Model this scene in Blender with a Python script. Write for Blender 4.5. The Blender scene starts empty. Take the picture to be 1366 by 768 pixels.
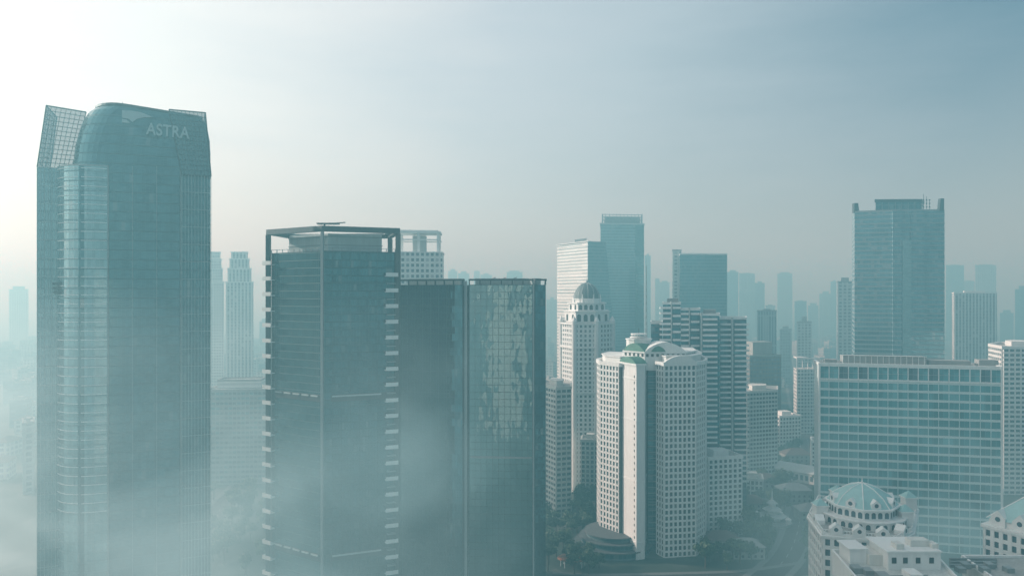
import bpy, bmesh, math, random
from mathutils import Vector
random.seed(7)
SC=bpy.context.scene; COL=SC.collection
HC=150.0; HY=392.0; F=1000.0
def X(px,D): return (px-683)*D/F
def Z(py,D): return HC+(HY-py)*D/F
def W(px,D): return (X(px,D),D)
# ---------------------------------------------------------------- nodes
class NT:
    def __init__(s,t): s.t=t
    def n(s,typ,**kw):
        o=s.t.nodes.new(typ)
        for k,v in kw.items(): setattr(o,k,v)
        return o
    def put(s,sock,v):
        if hasattr(v,'links') or isinstance(v,bpy.types.NodeSocket): s.t.links.new(v,sock)
        else: sock.default_value=v
    def m(s,op,a,b=None,c=False):
        o=s.n('ShaderNodeMath',operation=op,use_clamp=c); s.put(o.inputs[0],a)
        if b is not None: s.put(o.inputs[1],b)
        return o.outputs[0]
    def v(s,op,a,b=None):
        o=s.n('ShaderNodeVectorMath',operation=op); s.put(o.inputs[0],a)
        if b is not None:
            if op=='SCALE': s.put(o.inputs['Scale'],b)
            else: s.put(o.inputs[1],b)
        return o.outputs['Value'] if op in('DOT_PRODUCT','LENGTH') else o.outputs[0]
    def mix(s,f,a,b):
        o=s.n('ShaderNodeMix',data_type='RGBA'); s.put(o.inputs[0],f)
        s.put(o.inputs[6],a if not isinstance(a,tuple) else (*a[:3],1)); s.put(o.inputs[7],b if not isinstance(b,tuple) else (*b[:3],1))
        return o.outputs[2]
    def noise(s,vec,scale,detail=3,rough=.5,dist=0):
        o=s.n('ShaderNodeTexNoise'); s.put(o.inputs['Vector'],vec); o.inputs['Scale'].default_value=scale
        o.inputs['Detail'].default_value=detail; o.inputs['Roughness'].default_value=rough; o.inputs['Distortion'].default_value=dist
        return o.outputs['Fac']
    def ramp(s,f,stops):
        o=s.n('ShaderNodeValToRGB'); s.put(o.inputs[0],f); cr=o.color_ramp
        while len(cr.elements)<len(stops): cr.elements.new(0.5)
        for e,(p,c) in zip(cr.elements,stops): e.position=p; e.color=(*c,1)
        return o.outputs[0]
def newmat(name):
    m=bpy.data.materials.new(name); m.use_nodes=True; t=NT(m.node_tree)
    return m,t,m.node_tree.nodes['Principled BSDF']
def facade_mat(name,wall,glass,w,h,a,b,rg=.16,metal=.6,var=.6,tilt=.03,blind=.1,wr=.7,blindc=None):
    m,t,p=newmat(name)
    uv=t.n('ShaderNodeUVMap').outputs[0]; s=t.n('ShaderNodeSeparateXYZ'); t.put(s.inputs[0],uv)
    u=t.m('DIVIDE',s.outputs[0],w); v=t.m('DIVIDE',s.outputs[1],h)
    mask=t.m('MULTIPLY',t.m('GREATER_THAN',t.m('FRACT',u),a),t.m('GREATER_THAN',t.m('FRACT',v),b))
    c=t.n('ShaderNodeCombineXYZ'); t.put(c.inputs[0],t.m('FLOOR',u)); t.put(c.inputs[1],t.m('FLOOR',v))
    wn=t.n('ShaderNodeTexWhiteNoise',noise_dimensions='2D'); t.put(wn.inputs['Vector'],c.outputs[0])
    r=wn.outputs['Value']
    g2=tuple(min(1,x*(1+var*1.6)+.01) for x in glass); g1=tuple(x*(1-var*.55) for x in glass)
    big=t.noise(t.n('ShaderNodeTexCoord').outputs['Object'],.035,4,.6)
    gc=t.mix(t.m('ADD',t.m('MULTIPLY',r,.6),t.m('SUBTRACT',big,.3),True),g1,g2)
    bl=t.m('GREATER_THAN',r,1-blind)
    gc=t.mix(t.m('MULTIPLY',bl,.5 if blindc is None else .85),gc,blindc or tuple(.5*x+.25 for x in wall))
    wv=tuple(x*.72 for x in wall)
    wc=t.mix(big,wv,tuple(min(1,x*1.15) for x in wall))
    t.put(p.inputs['Base Color'],t.mix(mask,wc,gc))
    t.put(p.inputs['Metallic'],t.m('MULTIPLY',mask,metal))
    t.put(p.inputs['Roughness'],t.m('ADD',t.m('MULTIPLY',mask,rg-wr),wr))
    if tilt>0:
        gn=t.n('ShaderNodeNewGeometry').outputs['Normal']
        o=t.v('SCALE',t.v('SUBTRACT',wn.outputs['Color'],(.5,.5,.5)),tilt)
        nn=t.v('NORMALIZE',t.v('ADD',gn,o)); t.put(p.inputs['Normal'],nn)
    return m
def plain(name,col,rough=.7,amt=.3,scale=.15,streak=True,metal=0):
    m,t,p=newmat(name)
    co=t.n('ShaderNodeTexCoord').outputs['Object']
    mp=t.n('ShaderNodeMapping'); t.put(mp.inputs[0],co); mp.inputs['Scale'].default_value=(1,1,.12 if streak else 1)
    n1=t.noise(mp.outputs[0],scale*4,4,.6); n2=t.noise(co,scale*.4,3,.5)
    f=t.m('ADD',t.m('MULTIPLY',n1,.6),t.m('MULTIPLY',n2,.4))
    f=t.m('MULTIPLY',t.m('SUBTRACT',f,.3),2.5,True)
    t.put(p.inputs['Base Color'],t.mix(f,tuple(x*(1-amt) for x in col),col))
    p.inputs['Roughness'].default_value=rough; p.inputs['Metallic'].default_value=metal
    return m
# ---------------------------------------------------------------- mesh builder (world coordinates)
def wloc(o):
    v=Vector((0,0,0))
    while o: v=v+o.location; o=o.parent
    return v
def inset(pts,t):
    n=len(pts); out=[]
    for i in range(n):
        p0=Vector(pts[i-1]);p1=Vector(pts[i]);p2=Vector(pts[(i+1)%n])
        a=(p1-p0).normalized(); b=(p2-p1).normalized()
        na=Vector((-a.y,a.x)); nb=Vector((-b.y,b.x))
        k=(na+nb); L=k.length
        if L<1e-4: out.append(tuple(p1+na*t)); continue
        k/=L; out.append(tuple(p1+k*(t/max(.35,k.dot(na)))))
    return out
class MB:
    def __init__(s): s.v=[];s.f=[];s.uv=[];s.mi=[]
    def face(s,vs,uv=None,mi=0):
        b=len(s.v); s.v+=[tuple(x) for x in vs]; s.f.append(list(range(b,b+len(vs)))); s.uv.append(uv); s.mi.append(mi)
    def hexa(s,c,mi=0):
        b=len(s.v); s.v+=[tuple(x) for x in c]
        for q in((3,2,1,0),(4,5,6,7),(0,1,5,4),(1,2,6,5),(2,3,7,6),(3,0,4,7)):
            s.f.append([b+i for i in q]); s.uv.append(None); s.mi.append(mi)
    def box(s,x0,x1,y0,y1,z0,z1,mi=0):
        s.hexa([(x0,y0,z0),(x1,y0,z0),(x1,y1,z0),(x0,y1,z0),(x0,y0,z1),(x1,y0,z1),(x1,y1,z1),(x0,y1,z1)],mi)
    def ob(s,p,u,n,a0,a1,d0,d1,z0,z1,mi=0):
        def P(a,d,z): return (p[0]+u[0]*a+n[0]*d,p[1]+u[1]*a+n[1]*d,z)
        s.hexa([P(a0,d1,z0),P(a1,d1,z0),P(a1,d0,z0),P(a0,d0,z0),P(a0,d1,z1),P(a1,d1,z1),P(a1,d0,z1),P(a0,d0,z1)],mi)
    def prism(s,pts,z0,z1,pts2=None,caps=True,mi=0):
        n=len(pts); q=pts2 or pts; L=0
        z0l=z0 if isinstance(z0,list) else [z0]*n; z1l=z1 if isinstance(z1,list) else [z1]*n
        for i in range(n):
            j=(i+1)%n; l=math.dist(pts[i],pts[j])
            s.face([(*pts[i],z0l[i]),(*pts[j],z0l[j]),(*q[j],z1l[j]),(*q[i],z1l[i])],[(L,z0l[i]),(L+l,z0l[j]),(L+l,z1l[j]),(L,z1l[i])],mi); L+=l
        if caps:
            s.face([(*q[i],z1l[i]) for i in range(n)],None,mi); s.face([(*pts[i],z0l[i]) for i in reversed(range(n))],None,mi)
    def ring(s,outer,inner,z0,z1,mi=0):
        n=len(outer)
        for i in range(n):
            j=(i+1)%n; o0,o1,i0,i1=outer[i],outer[j],inner[i],inner[j]
            s.face([(*o0,z0),(*o1,z0),(*o1,z1),(*o0,z1)],None,mi); s.face([(*i1,z0),(*i0,z0),(*i0,z1),(*i1,z1)],None,mi)
            s.face([(*o0,z1),(*o1,z1),(*i1,z1),(*i0,z1)],None,mi); s.face([(*o1,z0),(*o0,z0),(*i0,z0),(*i1,z0)],None,mi)
    def bar(s,p,q,r,n=4,r2=None):
        p=Vector(p);q=Vector(q); d=(q-p).normalized(); a=d.orthogonal().normalized(); b=d.cross(a); r2=r if r2 is None else r2
        A=[p+(a*math.cos(t)+b*math.sin(t))*r for t in [2*math.pi*(i+.5)/n for i in range(n)]]
        B=[q+(a*math.cos(t)+b*math.sin(t))*r2 for t in [2*math.pi*(i+.5)/n for i in range(n)]]
        for i in range(n): j=(i+1)%n; s.face([A[i],A[j],B[j],B[i]])
        s.face(A[::-1]); s.face(B)
    def build(s,name,mats,parent=None,smooth=False,recalc=True):
        off=wloc(parent) if parent else Vector((0,0,0))
        me=bpy.data.meshes.new(name); me.from_pydata([tuple(Vector(v)-off) for v in s.v],[],s.f)
        if not isinstance(mats,(list,tuple)): mats=[mats]
        for mm in mats: me.materials.append(mm)
        ul=me.uv_layers.new(name='UVMap').data
        for i,p in enumerate(me.polygons):
            p.material_index=s.mi[i]; p.use_smooth=smooth
            uv=s.uv[i]; nn=p.normal
            if uv is None:
                h=math.hypot(nn.x,nn.y)
                for li,vi in zip(p.loop_indices,p.vertices):
                    c=s.v[vi]
                    ul[li].uv=(c[0],c[1]) if h<.5 else ((-nn.y*c[0]+nn.x*c[1])/h,c[2])
            else:
                for li,q in zip(p.loop_indices,uv): ul[li].uv=q
        if recalc:
            bm=bmesh.new(); bm.from_mesh(me); bmesh.ops.recalc_face_normals(bm,faces=bm.faces); bm.to_mesh(me); bm.free()
        o=bpy.data.objects.new(name,me); COL.objects.link(o)
        if parent: o.parent=parent
        return o
def ngon(cx,cy,r,n,ph=0,ry=None):
    ry=ry or r
    return [(cx+r*math.cos(ph+2*math.pi*i/n),cy+ry*math.sin(ph+2*math.pi*i/n)) for i in range(n)]
def edge(p,q):
    L=math.dist(p,q); u=((q[0]-p[0])/L,(q[1]-p[1])/L); return u,(u[1],-u[0]),L
def tag(o,label=None,cat=None,group=None,kind=None):
    for k,v in(('label',label),('category',cat),('group',group),('kind',kind)):
        if v: o[k]=v
    return o
def thing(name,label,cat,xy,group=None,z=0):
    o=bpy.data.objects.new(name,None); COL.objects.link(o); o.location=(xy[0],xy[1],z); o.empty_display_size=3
    return tag(o,label,cat,group)
def cen(pts): return (sum(p[0] for p in pts)/len(pts),sum(p[1] for p in pts)/len(pts))
def rect(px0,D0,px1,D1,dep,sl=None):
    p=W(px0,D0); q=W(px1,D1); u,n,L=edge(p,q)
    if sl is None: b0=b1=(-n[0]*dep,-n[1]*dep)
    else: b0=b1=(sl*dep,dep)
    return [p,q,(q[0]+b1[0],q[1]+b1[1]),(p[0]+b0[0],p[1]+b0[1])]
# ---------------------------------------------------------------- facades
def punched(wmb,wl,p,q,z0,z1,bay,fh,pier,span,proj=.45,strong=0):
    u,n,L=edge(p,q); nb=max(1,round(L/bay)); b=L/nb; nf=max(1,round((z1-z0)/fh)); f=(z1-z0)/nf
    for i in range(nb+1):
        a=i*b; wmb.ob(p,u,n,max(0,a-pier/2),min(L,a+pier/2),-.3,proj,z0,z1)
    for j in range(nf+1):
        z=z0+j*f; e=.3 if (strong and j%strong==0) else 0
        wmb.ob(p,u,n,0,L,-.3,proj-.06+e,z-span/2-e,z+span/2+e)
    for i in range(nb):
        for j in range(nf):
            a=(i+.5)*b; z=z0+j*f+span/2
            wl.append(((p[0]+u[0]*a+n[0]*.06,p[1]+u[1]*a+n[1]*.06,z),u,n,round(b-pier,3),round(f-span,3)))
wcache={}
def win_mb(mb,pos,u,n,w,h,g=0):
    def P(a,d,z): return (pos[0]+u[0]*a+n[0]*d,pos[1]+u[1]*a+n[1]*d,pos[2]+z)
    mb.face([P(-w/2,0,0),P(w/2,0,0),P(w/2,0,h),P(-w/2,0,h)],None,g)
    mb.ob((pos[0],pos[1]),u,n,-.06,.06,0,.08,pos[2],pos[2]+h,1)
    if h>3.9: mb.ob((pos[0],pos[1]),u,n,-w/2,w/2,0,.07,pos[2]+h*.45,pos[2]+h*.45+.3,1)
def flush(root,wl,gm,fm,name='window',cap=100,alts=()):
    """alts: further glass materials picked at random per window (drawn blinds, brighter panes)"""
    def score(w):
        (x,y,z),u,n,a,b=w
        if y<5: return 0
        px=683+x/y*F; py=HY-(z-HC)/y*F
        if px<0 or px>1366 or py>775: return 0
        d=(x*x+y*y+(z-HC)**2); c=-(x*n[0]+y*n[1])/math.sqrt(d)
        return max(0,c)*a*b/d
    sc=[(score(w),i) for i,w in enumerate(wl)]; sc=[s for s in sc if s[0]>0]; sc.sort(reverse=True)
    off=wloc(root); gs=[gm]+list(alts)
    for s_,i in sc[:cap]:
        pos,u,n,w,h=wl[i]; g=random.choice(gs); k=(w,h,g.name)
        if k not in wcache:
            mb=MB(); win_mb(mb,(0,0,0),(1,0),(0,-1),w,h); o=mb.build(name,[g,fm],root,recalc=False)
            me=o.data
            for v in me.vertices: v.co=v.co+off
            wcache[k]=me
        else:
            o=bpy.data.objects.new(name,wcache[k]); COL.objects.link(o); o.parent=root
        o.location=Vector(pos)-off; o.rotation_euler=(0,0,math.atan2(u[1],u[0]))
    rest=[i for _,i in sc[cap:]]
    if rest:
        mb=MB()
        for i in rest: win_mb(mb,*wl[i],g=random.choice([0]+list(range(2,2+len(alts)))))
        o=mb.build(name,[gm,fm]+list(alts),root,recalc=False); o['kind']='stuff'
def mullions(mb,p,q,z0,z1,bay,fh,w=.12,proj=.18,hw=.3,hp=.12):
    u,n,L=edge(p,q); nb=max(1,round(L/bay)); b=L/nb
    for i in range(nb+1): mb.ob(p,u,n,i*b-w/2,i*b+w/2,-.1,proj,z0,z1)
    nf=max(1,round((z1-z0)/fh)); f=(z1-z0)/nf
    for j in range(nf+1): mb.ob(p,u,n,0,L,-.1,hp,z0+j*f-hw/2,z0+j*f+hw/2)
def parapet(root,pts,z,mat,h=1.3,t=.5,out=.25):
    mb=MB(); mb.ring(inset(pts,-out),inset(pts,t),z-.6,z+h); return mb.build('parapet',mat,root)
# ---------------------------------------------------------------- materials
white=plain('white_paint',(.79,.82,.81),.65,.18)
cream=plain('cream_render',(.67,.69,.66),.7,.22)
beige=plain('beige_render',(.36,.38,.36),.75,.35)
conc=plain('concrete',(.34,.36,.36),.8,.35)
palec=plain('pale_concrete',(.5,.56,.56),.75,.25)
dconc=plain('dark_concrete',(.12,.14,.15),.8,.4)
metal=plain('grey_metal',(.3,.34,.35),.4,.2,metal=.4)
dmetal=plain('dark_metal',(.05,.07,.08),.5,.3,metal=.3)
rooft=plain('roof_membrane',(.4,.42,.41),.85,.4,.2,False)
greenr=plain('green_roof_tile',(.1,.26,.2),.6,.3)
tealr=plain('pale_teal_roof',(.34,.58,.58),.45,.25)
orange=plain('orange_roof',(.42,.16,.08),.7,.3,.3,False)
redtile=plain('weathered_tile_roof',(.13,.1,.09),.8,.4,.3,False)
signw=plain('sign_white',(.38,.46,.48),.5,.08)
corem=plain('dark_interior',(.03,.045,.05),.3,.3)
wing=facade_mat('window_glass',(.1,.1,.1),(.06,.1,.12),50,50,0,0,.12,.45,.9,.05,0)
winb=plain('curtained_window',(.2,.26,.27),.5,.3)
wing2=facade_mat('hotel_window_glass',(.3,.34,.34),(.09,.24,.27),5.4,5.2,0,.0,.12,.5,.5,.05,0)
wing3=facade_mat('hotel_window_pale_glass',(.3,.34,.34),(.13,.3,.33),5.4,5.2,0,.0,.2,.45,.5,.05,0)
def gl(name,c,w,h,a=.05,b=.22,wall=(.07,.11,.12),**k): return facade_mat(name,wall,c,w,h,a,b,**k)
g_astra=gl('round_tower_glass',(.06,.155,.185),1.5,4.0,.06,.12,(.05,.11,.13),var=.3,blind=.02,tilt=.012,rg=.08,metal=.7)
g_bay=gl('sunlit_bay_glass',(.22,.36,.39),1.5,4.0,.06,.14,(.18,.28,.3),var=.25,blind=.02,tilt=.014,rg=.1)  # lighter tone stands in for sunlight on the rounded bay
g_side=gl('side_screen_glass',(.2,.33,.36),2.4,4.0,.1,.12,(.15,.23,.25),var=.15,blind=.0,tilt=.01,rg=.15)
g_screen_m,t_,p_=newmat('screen_glass'); p_.inputs['Base Color'].default_value=(.14,.26,.29,1); p_.inputs['Roughness'].default_value=.15; p_.inputs['Metallic'].default_value=.5; p_.inputs['Alpha'].default_value=.7
g_b=gl('dark_curtain_glass',(.035,.12,.145),1.4,3.6,.1,.1,(.02,.055,.065),var=.5,blind=.05,tilt=.03,rg=.05,metal=.8)
g_b2=gl('light_curtain_glass',(.1,.24,.27),1.4,3.6,.1,.1,(.06,.12,.13),var=.4,blind=.05,tilt=.025,rg=.07,metal=.75)
g_c=gl('deep_curtain_glass',(.035,.11,.135),1.5,3.6,.1,.06,(.02,.04,.05),var=.7,blind=.03,tilt=.04,rg=.04,metal=.85)
# mirror glass of the right wing: wavy sheets that break reflections into vertical scraps
def mirror():
    m,t,p=newmat('mirror_curtain_glass'); co=t.n('ShaderNodeTexCoord').outputs['Object']
    mp=t.n('ShaderNodeMapping'); t.put(mp.inputs[0],co); mp.inputs['Scale'].default_value=(1,1,.35)
    a=t.n('ShaderNodeTexNoise'); t.put(a.inputs['Vector'],mp.outputs[0]); a.inputs['Scale'].default_value=.55; a.inputs['Detail'].default_value=4
    b=t.n('ShaderNodeTexNoise'); t.put(b.inputs['Vector'],mp.outputs[0]); b.inputs['Scale'].default_value=.12; b.inputs['Detail'].default_value=2
    o=t.v('ADD',t.v('SCALE',t.v('SUBTRACT',a.outputs['Color'],(.5,.5,.5)),.11),t.v('SCALE',t.v('SUBTRACT',b.outputs['Color'],(.5,.5,.5)),.07))
    gn=t.n('ShaderNodeNewGeometry').outputs['Normal']; t.put(p.inputs['Normal'],t.v('NORMALIZE',t.v('ADD',gn,o)))
    p.inputs['Base Color'].default_value=(.22,.34,.35,1); p.inputs['Metallic'].default_value=.95; p.inputs['Roughness'].default_value=.02
    return m
g_m=mirror()
g_blue=gl('blue_curtain_glass',(.045,.16,.2),2.5,4,.08,.3,(.1,.16,.18),var=.5)
g_blue2=gl('steel_blue_glass',(.09,.22,.26),3,4,.06,.3,(.18,.25,.27),var=.4)
fw_white=facade_mat('white_tower_facade',(.72,.74,.72),(.1,.15,.18),3.4,3.8,.42,.45,.3,.3)
fw_band=facade_mat('banded_facade',(.8,.82,.8),(.3,.36,.37),60,3.9,0,.5,.3,.4,.2)
fw_vert=facade_mat('vertical_pier_facade',(.6,.63,.62),(.08,.12,.14),4.5,4,.5,.12,.3,.4)
fw_far=[facade_mat('far_facade_grid',(.32,.36,.37),(.09,.13,.15),5,5,.35,.4,.4,.3),
        facade_mat('far_facade_glass',(.14,.2,.23),(.08,.15,.19),6,4,.1,.35,.3,.5),
        facade_mat('far_facade_pale',(.55,.58,.57),(.1,.14,.16),6,4.5,.4,.4,.4,.3),
        facade_mat('far_facade_ribbed',(.4,.43,.43),(.09,.13,.15),4,40,.45,.05,.4,.3)]
# ================================================================ SETTING
mb=MB(); mb.face([(-9000,-3000,0),(9000,-3000,0),(9000,16000,0),(-9000,16000,0)])
gm,t,p=newmat('city_ground'); co=t.n('ShaderNodeTexCoord').outputs['Object']
n1=t.noise(co,.012,6,.65); n2=t.noise(co,.08,4,.6)
vor=t.n('ShaderNodeTexVoronoi'); t.put(vor.inputs['Vector'],co); vor.inputs['Scale'].default_value=.045
c=t.ramp(n1,[(.35,(.018,.04,.03)),(.5,(.04,.06,.05)),(.62,(.1,.12,.115))])
c=t.mix(t.m('MULTIPLY',n2,.6),c,(.03,.05,.04)); sepc=t.n('ShaderNodeSeparateColor'); t.put(sepc.inputs[0],vor.outputs['Color'])
c=t.mix(t.m('MULTIPLY',t.m('GREATER_THAN',sepc.outputs[0],.7),.5),c,(.14,.15,.14))
t.put(p.inputs['Base Color'],c); p.inputs['Roughness'].default_value=.9
tag(mb.build('ground',gm),kind='structure')
asph=plain('asphalt',(.055,.057,.058),.85,.3,.3,False); pave=plain('pavement_concrete',(.18,.2,.2),.85,.3,.3,False); mark=plain('road_paint',(.7,.7,.66),.6,.2,.5,False)
def strip(mb,pts,w0,w1,z0,z1=None):
    n=len(pts)
    N=[]
    for i in range(n):
        a=Vector(pts[max(0,i-1)]);b=Vector(pts[min(n-1,i+1)]); d=(b-a).normalized(); N.append(Vector((d.y,-d.x)))
    for i in range(n-1):
        p=Vector(pts[i]);q=Vector(pts[i+1])
        A=p+N[i]*w0;B=p+N[i]*w1;C=q+N[i+1]*w1;D=q+N[i+1]*w0
        if z1 is None: mb.face([(*A,z0),(*B,z0),(*C,z0),(*D,z0)])
        else: mb.hexa([(*A,z0),(*B,z0),(*C,z0),(*D,z0),(*A,z1),(*B,z1),(*C,z1),(*D,z1)])
def smooth(pts,k=6):
    out=[];n=len(pts)
    for i in range(n-1):
        p0,p1,p2,p3=[Vector(pts[max(0,min(n-1,j))]) for j in(i-1,i,i+1,i+2)]
        for s in range(k):
            t=s/k; out.append(tuple(.5*((2*p1)+(p2-p0)*t+(2*p0-5*p1+4*p2-p3)*t*t+(3*p1-p0-3*p2+p3)*t**3)))
    out.append(tuple(pts[-1])); return out
roads=[smooth([W(1000,380),W(1055,440),W(1072,560),W(1078,760),W(1060,1100),W(1050,1900)],7),
       smooth([W(735,395),W(800,392),W(900,394),W(1000,398),W(1080,410)],7),
       smooth([W(285,480),W(310,560),W(400,680),W(700,760),W(1000,790),W(1330,760)],7)]
for k,r in enumerate(roads):
    z=.004+.008*k
    mb=MB(); strip(mb,r,-7,7,z); tag(mb.build('road',asph,recalc=False),kind='structure')
    mb=MB(); strip(mb,r,-10.5,-7.05,0,.12+.004*k); strip(mb,r,7.05,10.5,0,.12+.004*k); tag(mb.build('pavement',pave),kind='structure')
    mb=MB()
    for i in range(len(r)-1):
        a=Vector(r[i]);b=Vector(r[i+1]); L=(b-a).length; m=int(L/9)
        for j in range(m): strip(mb,[tuple(a+(b-a)*(j/m)),tuple(a+(b-a)*((j+.45)/m))],-.1,.1,z+.004)
    tag(mb.build('road_marking',mark,recalc=False),kind='structure')
# ================================================================ ROUND-CORNERED TOWER WITH SIGN (left)
def astra():
    P0=Vector(W(50,300));P1=Vector(W(281,325)); u=(P1-P0).normalized(); inn=Vector((-u.y,u.x)); Wd=(P1-P0).length
    def L(px,d): return tuple(P0+u*((px-50)/231*Wd)+inn*d)
    def zz(py,px): return Z(py,300+25*(px-50)/231)
    root=thing('glass_skyscraper','tallest dark glass skyscraper with rounded corner, lattice crown screens and ASTRA lettering','skyscraper',L(165,22))
    def shape(pl,pr,y0,dep,R=13,k=9,r=2.5):
        pts=[]
        for i in range(k+1):
            th=math.pi/2*i/k; pts.append(tuple(Vector(L(pl,y0))+u*(R*(1-math.cos(th)))+inn*(R*(1-math.sin(th)))))
        for i in range(5):
            th=math.pi/2*i/4; pts.append(tuple(Vector(L(pr,y0))-u*(r*(1-math.sin(th)))+inn*(r*(1-math.cos(th)))))
        pts.append(L(pr,y0+dep)); pts.append(L(pl,y0+dep)); return pts
    # rounded front bay below the crown, its sunlit paleness put into the glass colour
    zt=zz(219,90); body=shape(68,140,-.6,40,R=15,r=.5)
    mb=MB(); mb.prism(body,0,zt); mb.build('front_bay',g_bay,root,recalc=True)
    out=inset(body,-.32); nfl=int(zt/3.7)
    for j in range(0,nfl):
        z=zt-1.2-j*3.7
        if z<60: break
        m=MB(); w=.26
        for i in range(10):
            o0=body[i];o1=body[i+1]; e0=out[i]; e1=out[i+1]
            m.hexa([(*e0,z-w/2),(*e1,z-w/2),(*o1,z-w/2),(*o0,z-w/2),(*e0,z+w/2),(*e1,z+w/2),(*o1,z+w/2),(*o0,z+w/2)])
        m.build('floor_fin',white,root)
    mb=MB(); mb.ob(L(140,-.6),tuple(u),tuple(-inn),-.2,.2,-.1,.3,0,zz(221,140)); mb.build('vertical_mullion',metal,root)
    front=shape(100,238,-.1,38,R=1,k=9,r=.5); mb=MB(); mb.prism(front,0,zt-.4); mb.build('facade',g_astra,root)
    for pp in(172,205,238):
        mb=MB(); mb.ob(L(pp,-.1),tuple(u),tuple(-inn),-.1,.1,-.1,.15,0,zz(222,pp)); mb.build('vertical_mullion',metal,root)
    mb=MB(); mb.ring(inset(body,-.15),inset(body,.5),zt-.3,zt+.35); mb.build('parapet',metal,root)
    # upper core
    prof=[(222,88,281),(195,91,281),(175,96,280),(158,102,277),(147,109,274),(140,119,268)]
    rings=[shape(a,b,1.0,34,R=12+(a-88)*.05) for _,a,b in prof]
    zs=[zz(py,170) for (py,a,b) in prof]
    def tilt(r,base,top):
        out=[]
        for pt in r:
            s=(Vector(pt)-P0).dot(u)/Wd; out.append(base-(top*max(0,s-.42)*5.5))
        return out
    core=shape(88,281,.9,40,R=12); mb=MB(); mb.prism(core,0,zs[0]-.05,caps=False); mb.build('core_shaft',g_astra,root)
    mb=MB()
    for i in range(5):
        f0=i/5;f1=(i+1)/5
        mb.prism(rings[i],tilt(rings[i],zs[i],f0),tilt(rings[i+1],zs[i+1],f1),rings[i+1],caps=(i==4))
    mb.build('upper_core',g_astra,root)
    r5=rings[5]; zt5=tilt(r5,zs[5],1); o5=inset(r5,-.5)
    mb=MB(); mb.prism(o5,[z-.1 for z in zt5],[z+.8 for z in zt5]); mb.build('roof_rim',dmetal,root)
    zr=zz(235,281); zr2=zz(150,273)
    def ramp_grid(name,corn,nx,nz,r=.13,re=.28,pane=True,mat=dmetal):
        C=[Vector((*L(a,d),z)) for a,d,z in corn]; m=MB()
        def pt(s,t): return (C[0]*(1-s)+C[1]*s)*(1-t)+(C[3]*(1-s)+C[2]*s)*t
        for i in range(nx+1): m.bar(pt(i/nx,0),pt(i/nx,1),r if i not in(0,nx) else re)
        for j in range(nz+1): m.bar(pt(0,j/nz),pt(1,j/nz),r if j not in(nz,) else re)
        o=m.build(name,mat,root)
        if pane: m=MB(); m.face([pt(0,0),pt(1,0),pt(1,1),pt(0,1)]); m.build('screen_pane',g_screen_m,o,recalc=False)
    ramp_grid('lattice_screen',[(240,-.4,zr),(281.5,-.4,zr),(273.5,.8,zr2),(222,.3,zz(146,222))],9,13)
    ramp_grid('lattice_screen',[(281.5,-.4,zr),(279,30,zr),(271,29,zr2),(273.5,.8,zr2)],6,12)
    ramp_grid('lattice_screen',[(235,37,zr),(279,38,zr),(271,36,zr2),(235,36,zr2+1)],8,12,pane=False)
    ramp_grid('shaft_screen',[(240,-.4,0),(281.5,-.4,0),(281.5,-.4,zr),(240,-.4,zr)],9,27,.09,.12,False,palec)
    zl=zz(218,50); zl2=zz(132,57)
    ramp_grid('lattice_screen',[(43.5,10,zl),(88,10,zl),(106,12,zz(141,106)),(54,12,zl2)],8,13)
    ramp_grid('lattice_screen',[(43.5,10,zl),(44,36,zl),(56,34,zl2),(54,12,zl2)],5,12)
    ramp_grid('shaft_screen',[(43.5,9.8,0),(72,9.8,0),(72,9.8,zl),(43.5,9.8,zl)],6,27,.09,.12,False,palec)
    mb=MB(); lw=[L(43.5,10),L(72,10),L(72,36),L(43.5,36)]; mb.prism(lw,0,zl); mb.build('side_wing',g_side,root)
    for (pa,pb,py) in((69,82,378),(69,79,384),(70,83,390)):
        mb=MB(); z=zz(py,70); mb.ob(L(pa-4,7.5),tuple(u),tuple(-inn),0,(pb-pa+4)/231*Wd,-6,1.5 ,z-.5,z+.5); mb.build('vent',dmetal,root)
    # lettering and emblem
    cu=bpy.data.curves.new('lettering','FONT'); cu.body='ASTRA'; cu.size=7.6; cu.extrude=.25; cu.offset=.13; cu.space_character=1.06
    to=bpy.data.objects.new('t',cu); COL.objects.link(to); dg=bpy.context.evaluated_depsgraph_get()
    me=bpy.data.meshes.new_from_object(to.evaluated_get(dg)); bpy.data.objects.remove(to)
    o=bpy.data.objects.new('lettering',me); COL.objects.link(o); me.materials.clear(); me.materials.append(signw); o.parent=root
    o.rotation_euler=(math.radians(90),math.radians(2),math.atan2(u.y,u.x))
    o.location=Vector((*L(191,-.9),zz(179.5,191)))-wloc(root)
    xs=[v.co.x for v in me.vertices]; s=(60/231*Wd)/(max(xs)-min(xs)); o.scale=(s,s*1.3,1); o['label']='white ASTRA lettering'
    def flat(pts,d=.2):
        m=MB(); f=[Vector((*L(a,d),zz(b,a))) for a,b in pts]; bk=[v+Vector((*(inn*.3),0)) for v in f]; n=len(f)
        m.face(f); m.face(bk[::-1])
        for i in range(n): m.face([f[i],bk[i],bk[(i+1)%n],f[(i+1)%n]])
        return m
    m=flat([(158,147),(170,147.5),(184,150),(199,156),(188,156.5),(178,158.5),(172,163),(167,158.5),(158,157)]); m.build('emblem',signw,root)
    m=flat([(158,158.5),(164,159.5),(169,164),(158,163.5)]); m.build('emblem',signw,root)
    mb=MB(); a=Vector(L(155,14)); mb.bar((*a,zs[5]),(*a,zs[5]+4),.15); mb.build('roof_mast',dmetal,root)
    for pp in (130,145,165,180): mb=MB(); mb.ob(L(pp,12),tuple(u),tuple(-inn),0,3.2,-3,0,zs[5]+.6,zs[5]+2.2); mb.build('roof_plant',conc,root)
astra()
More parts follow.
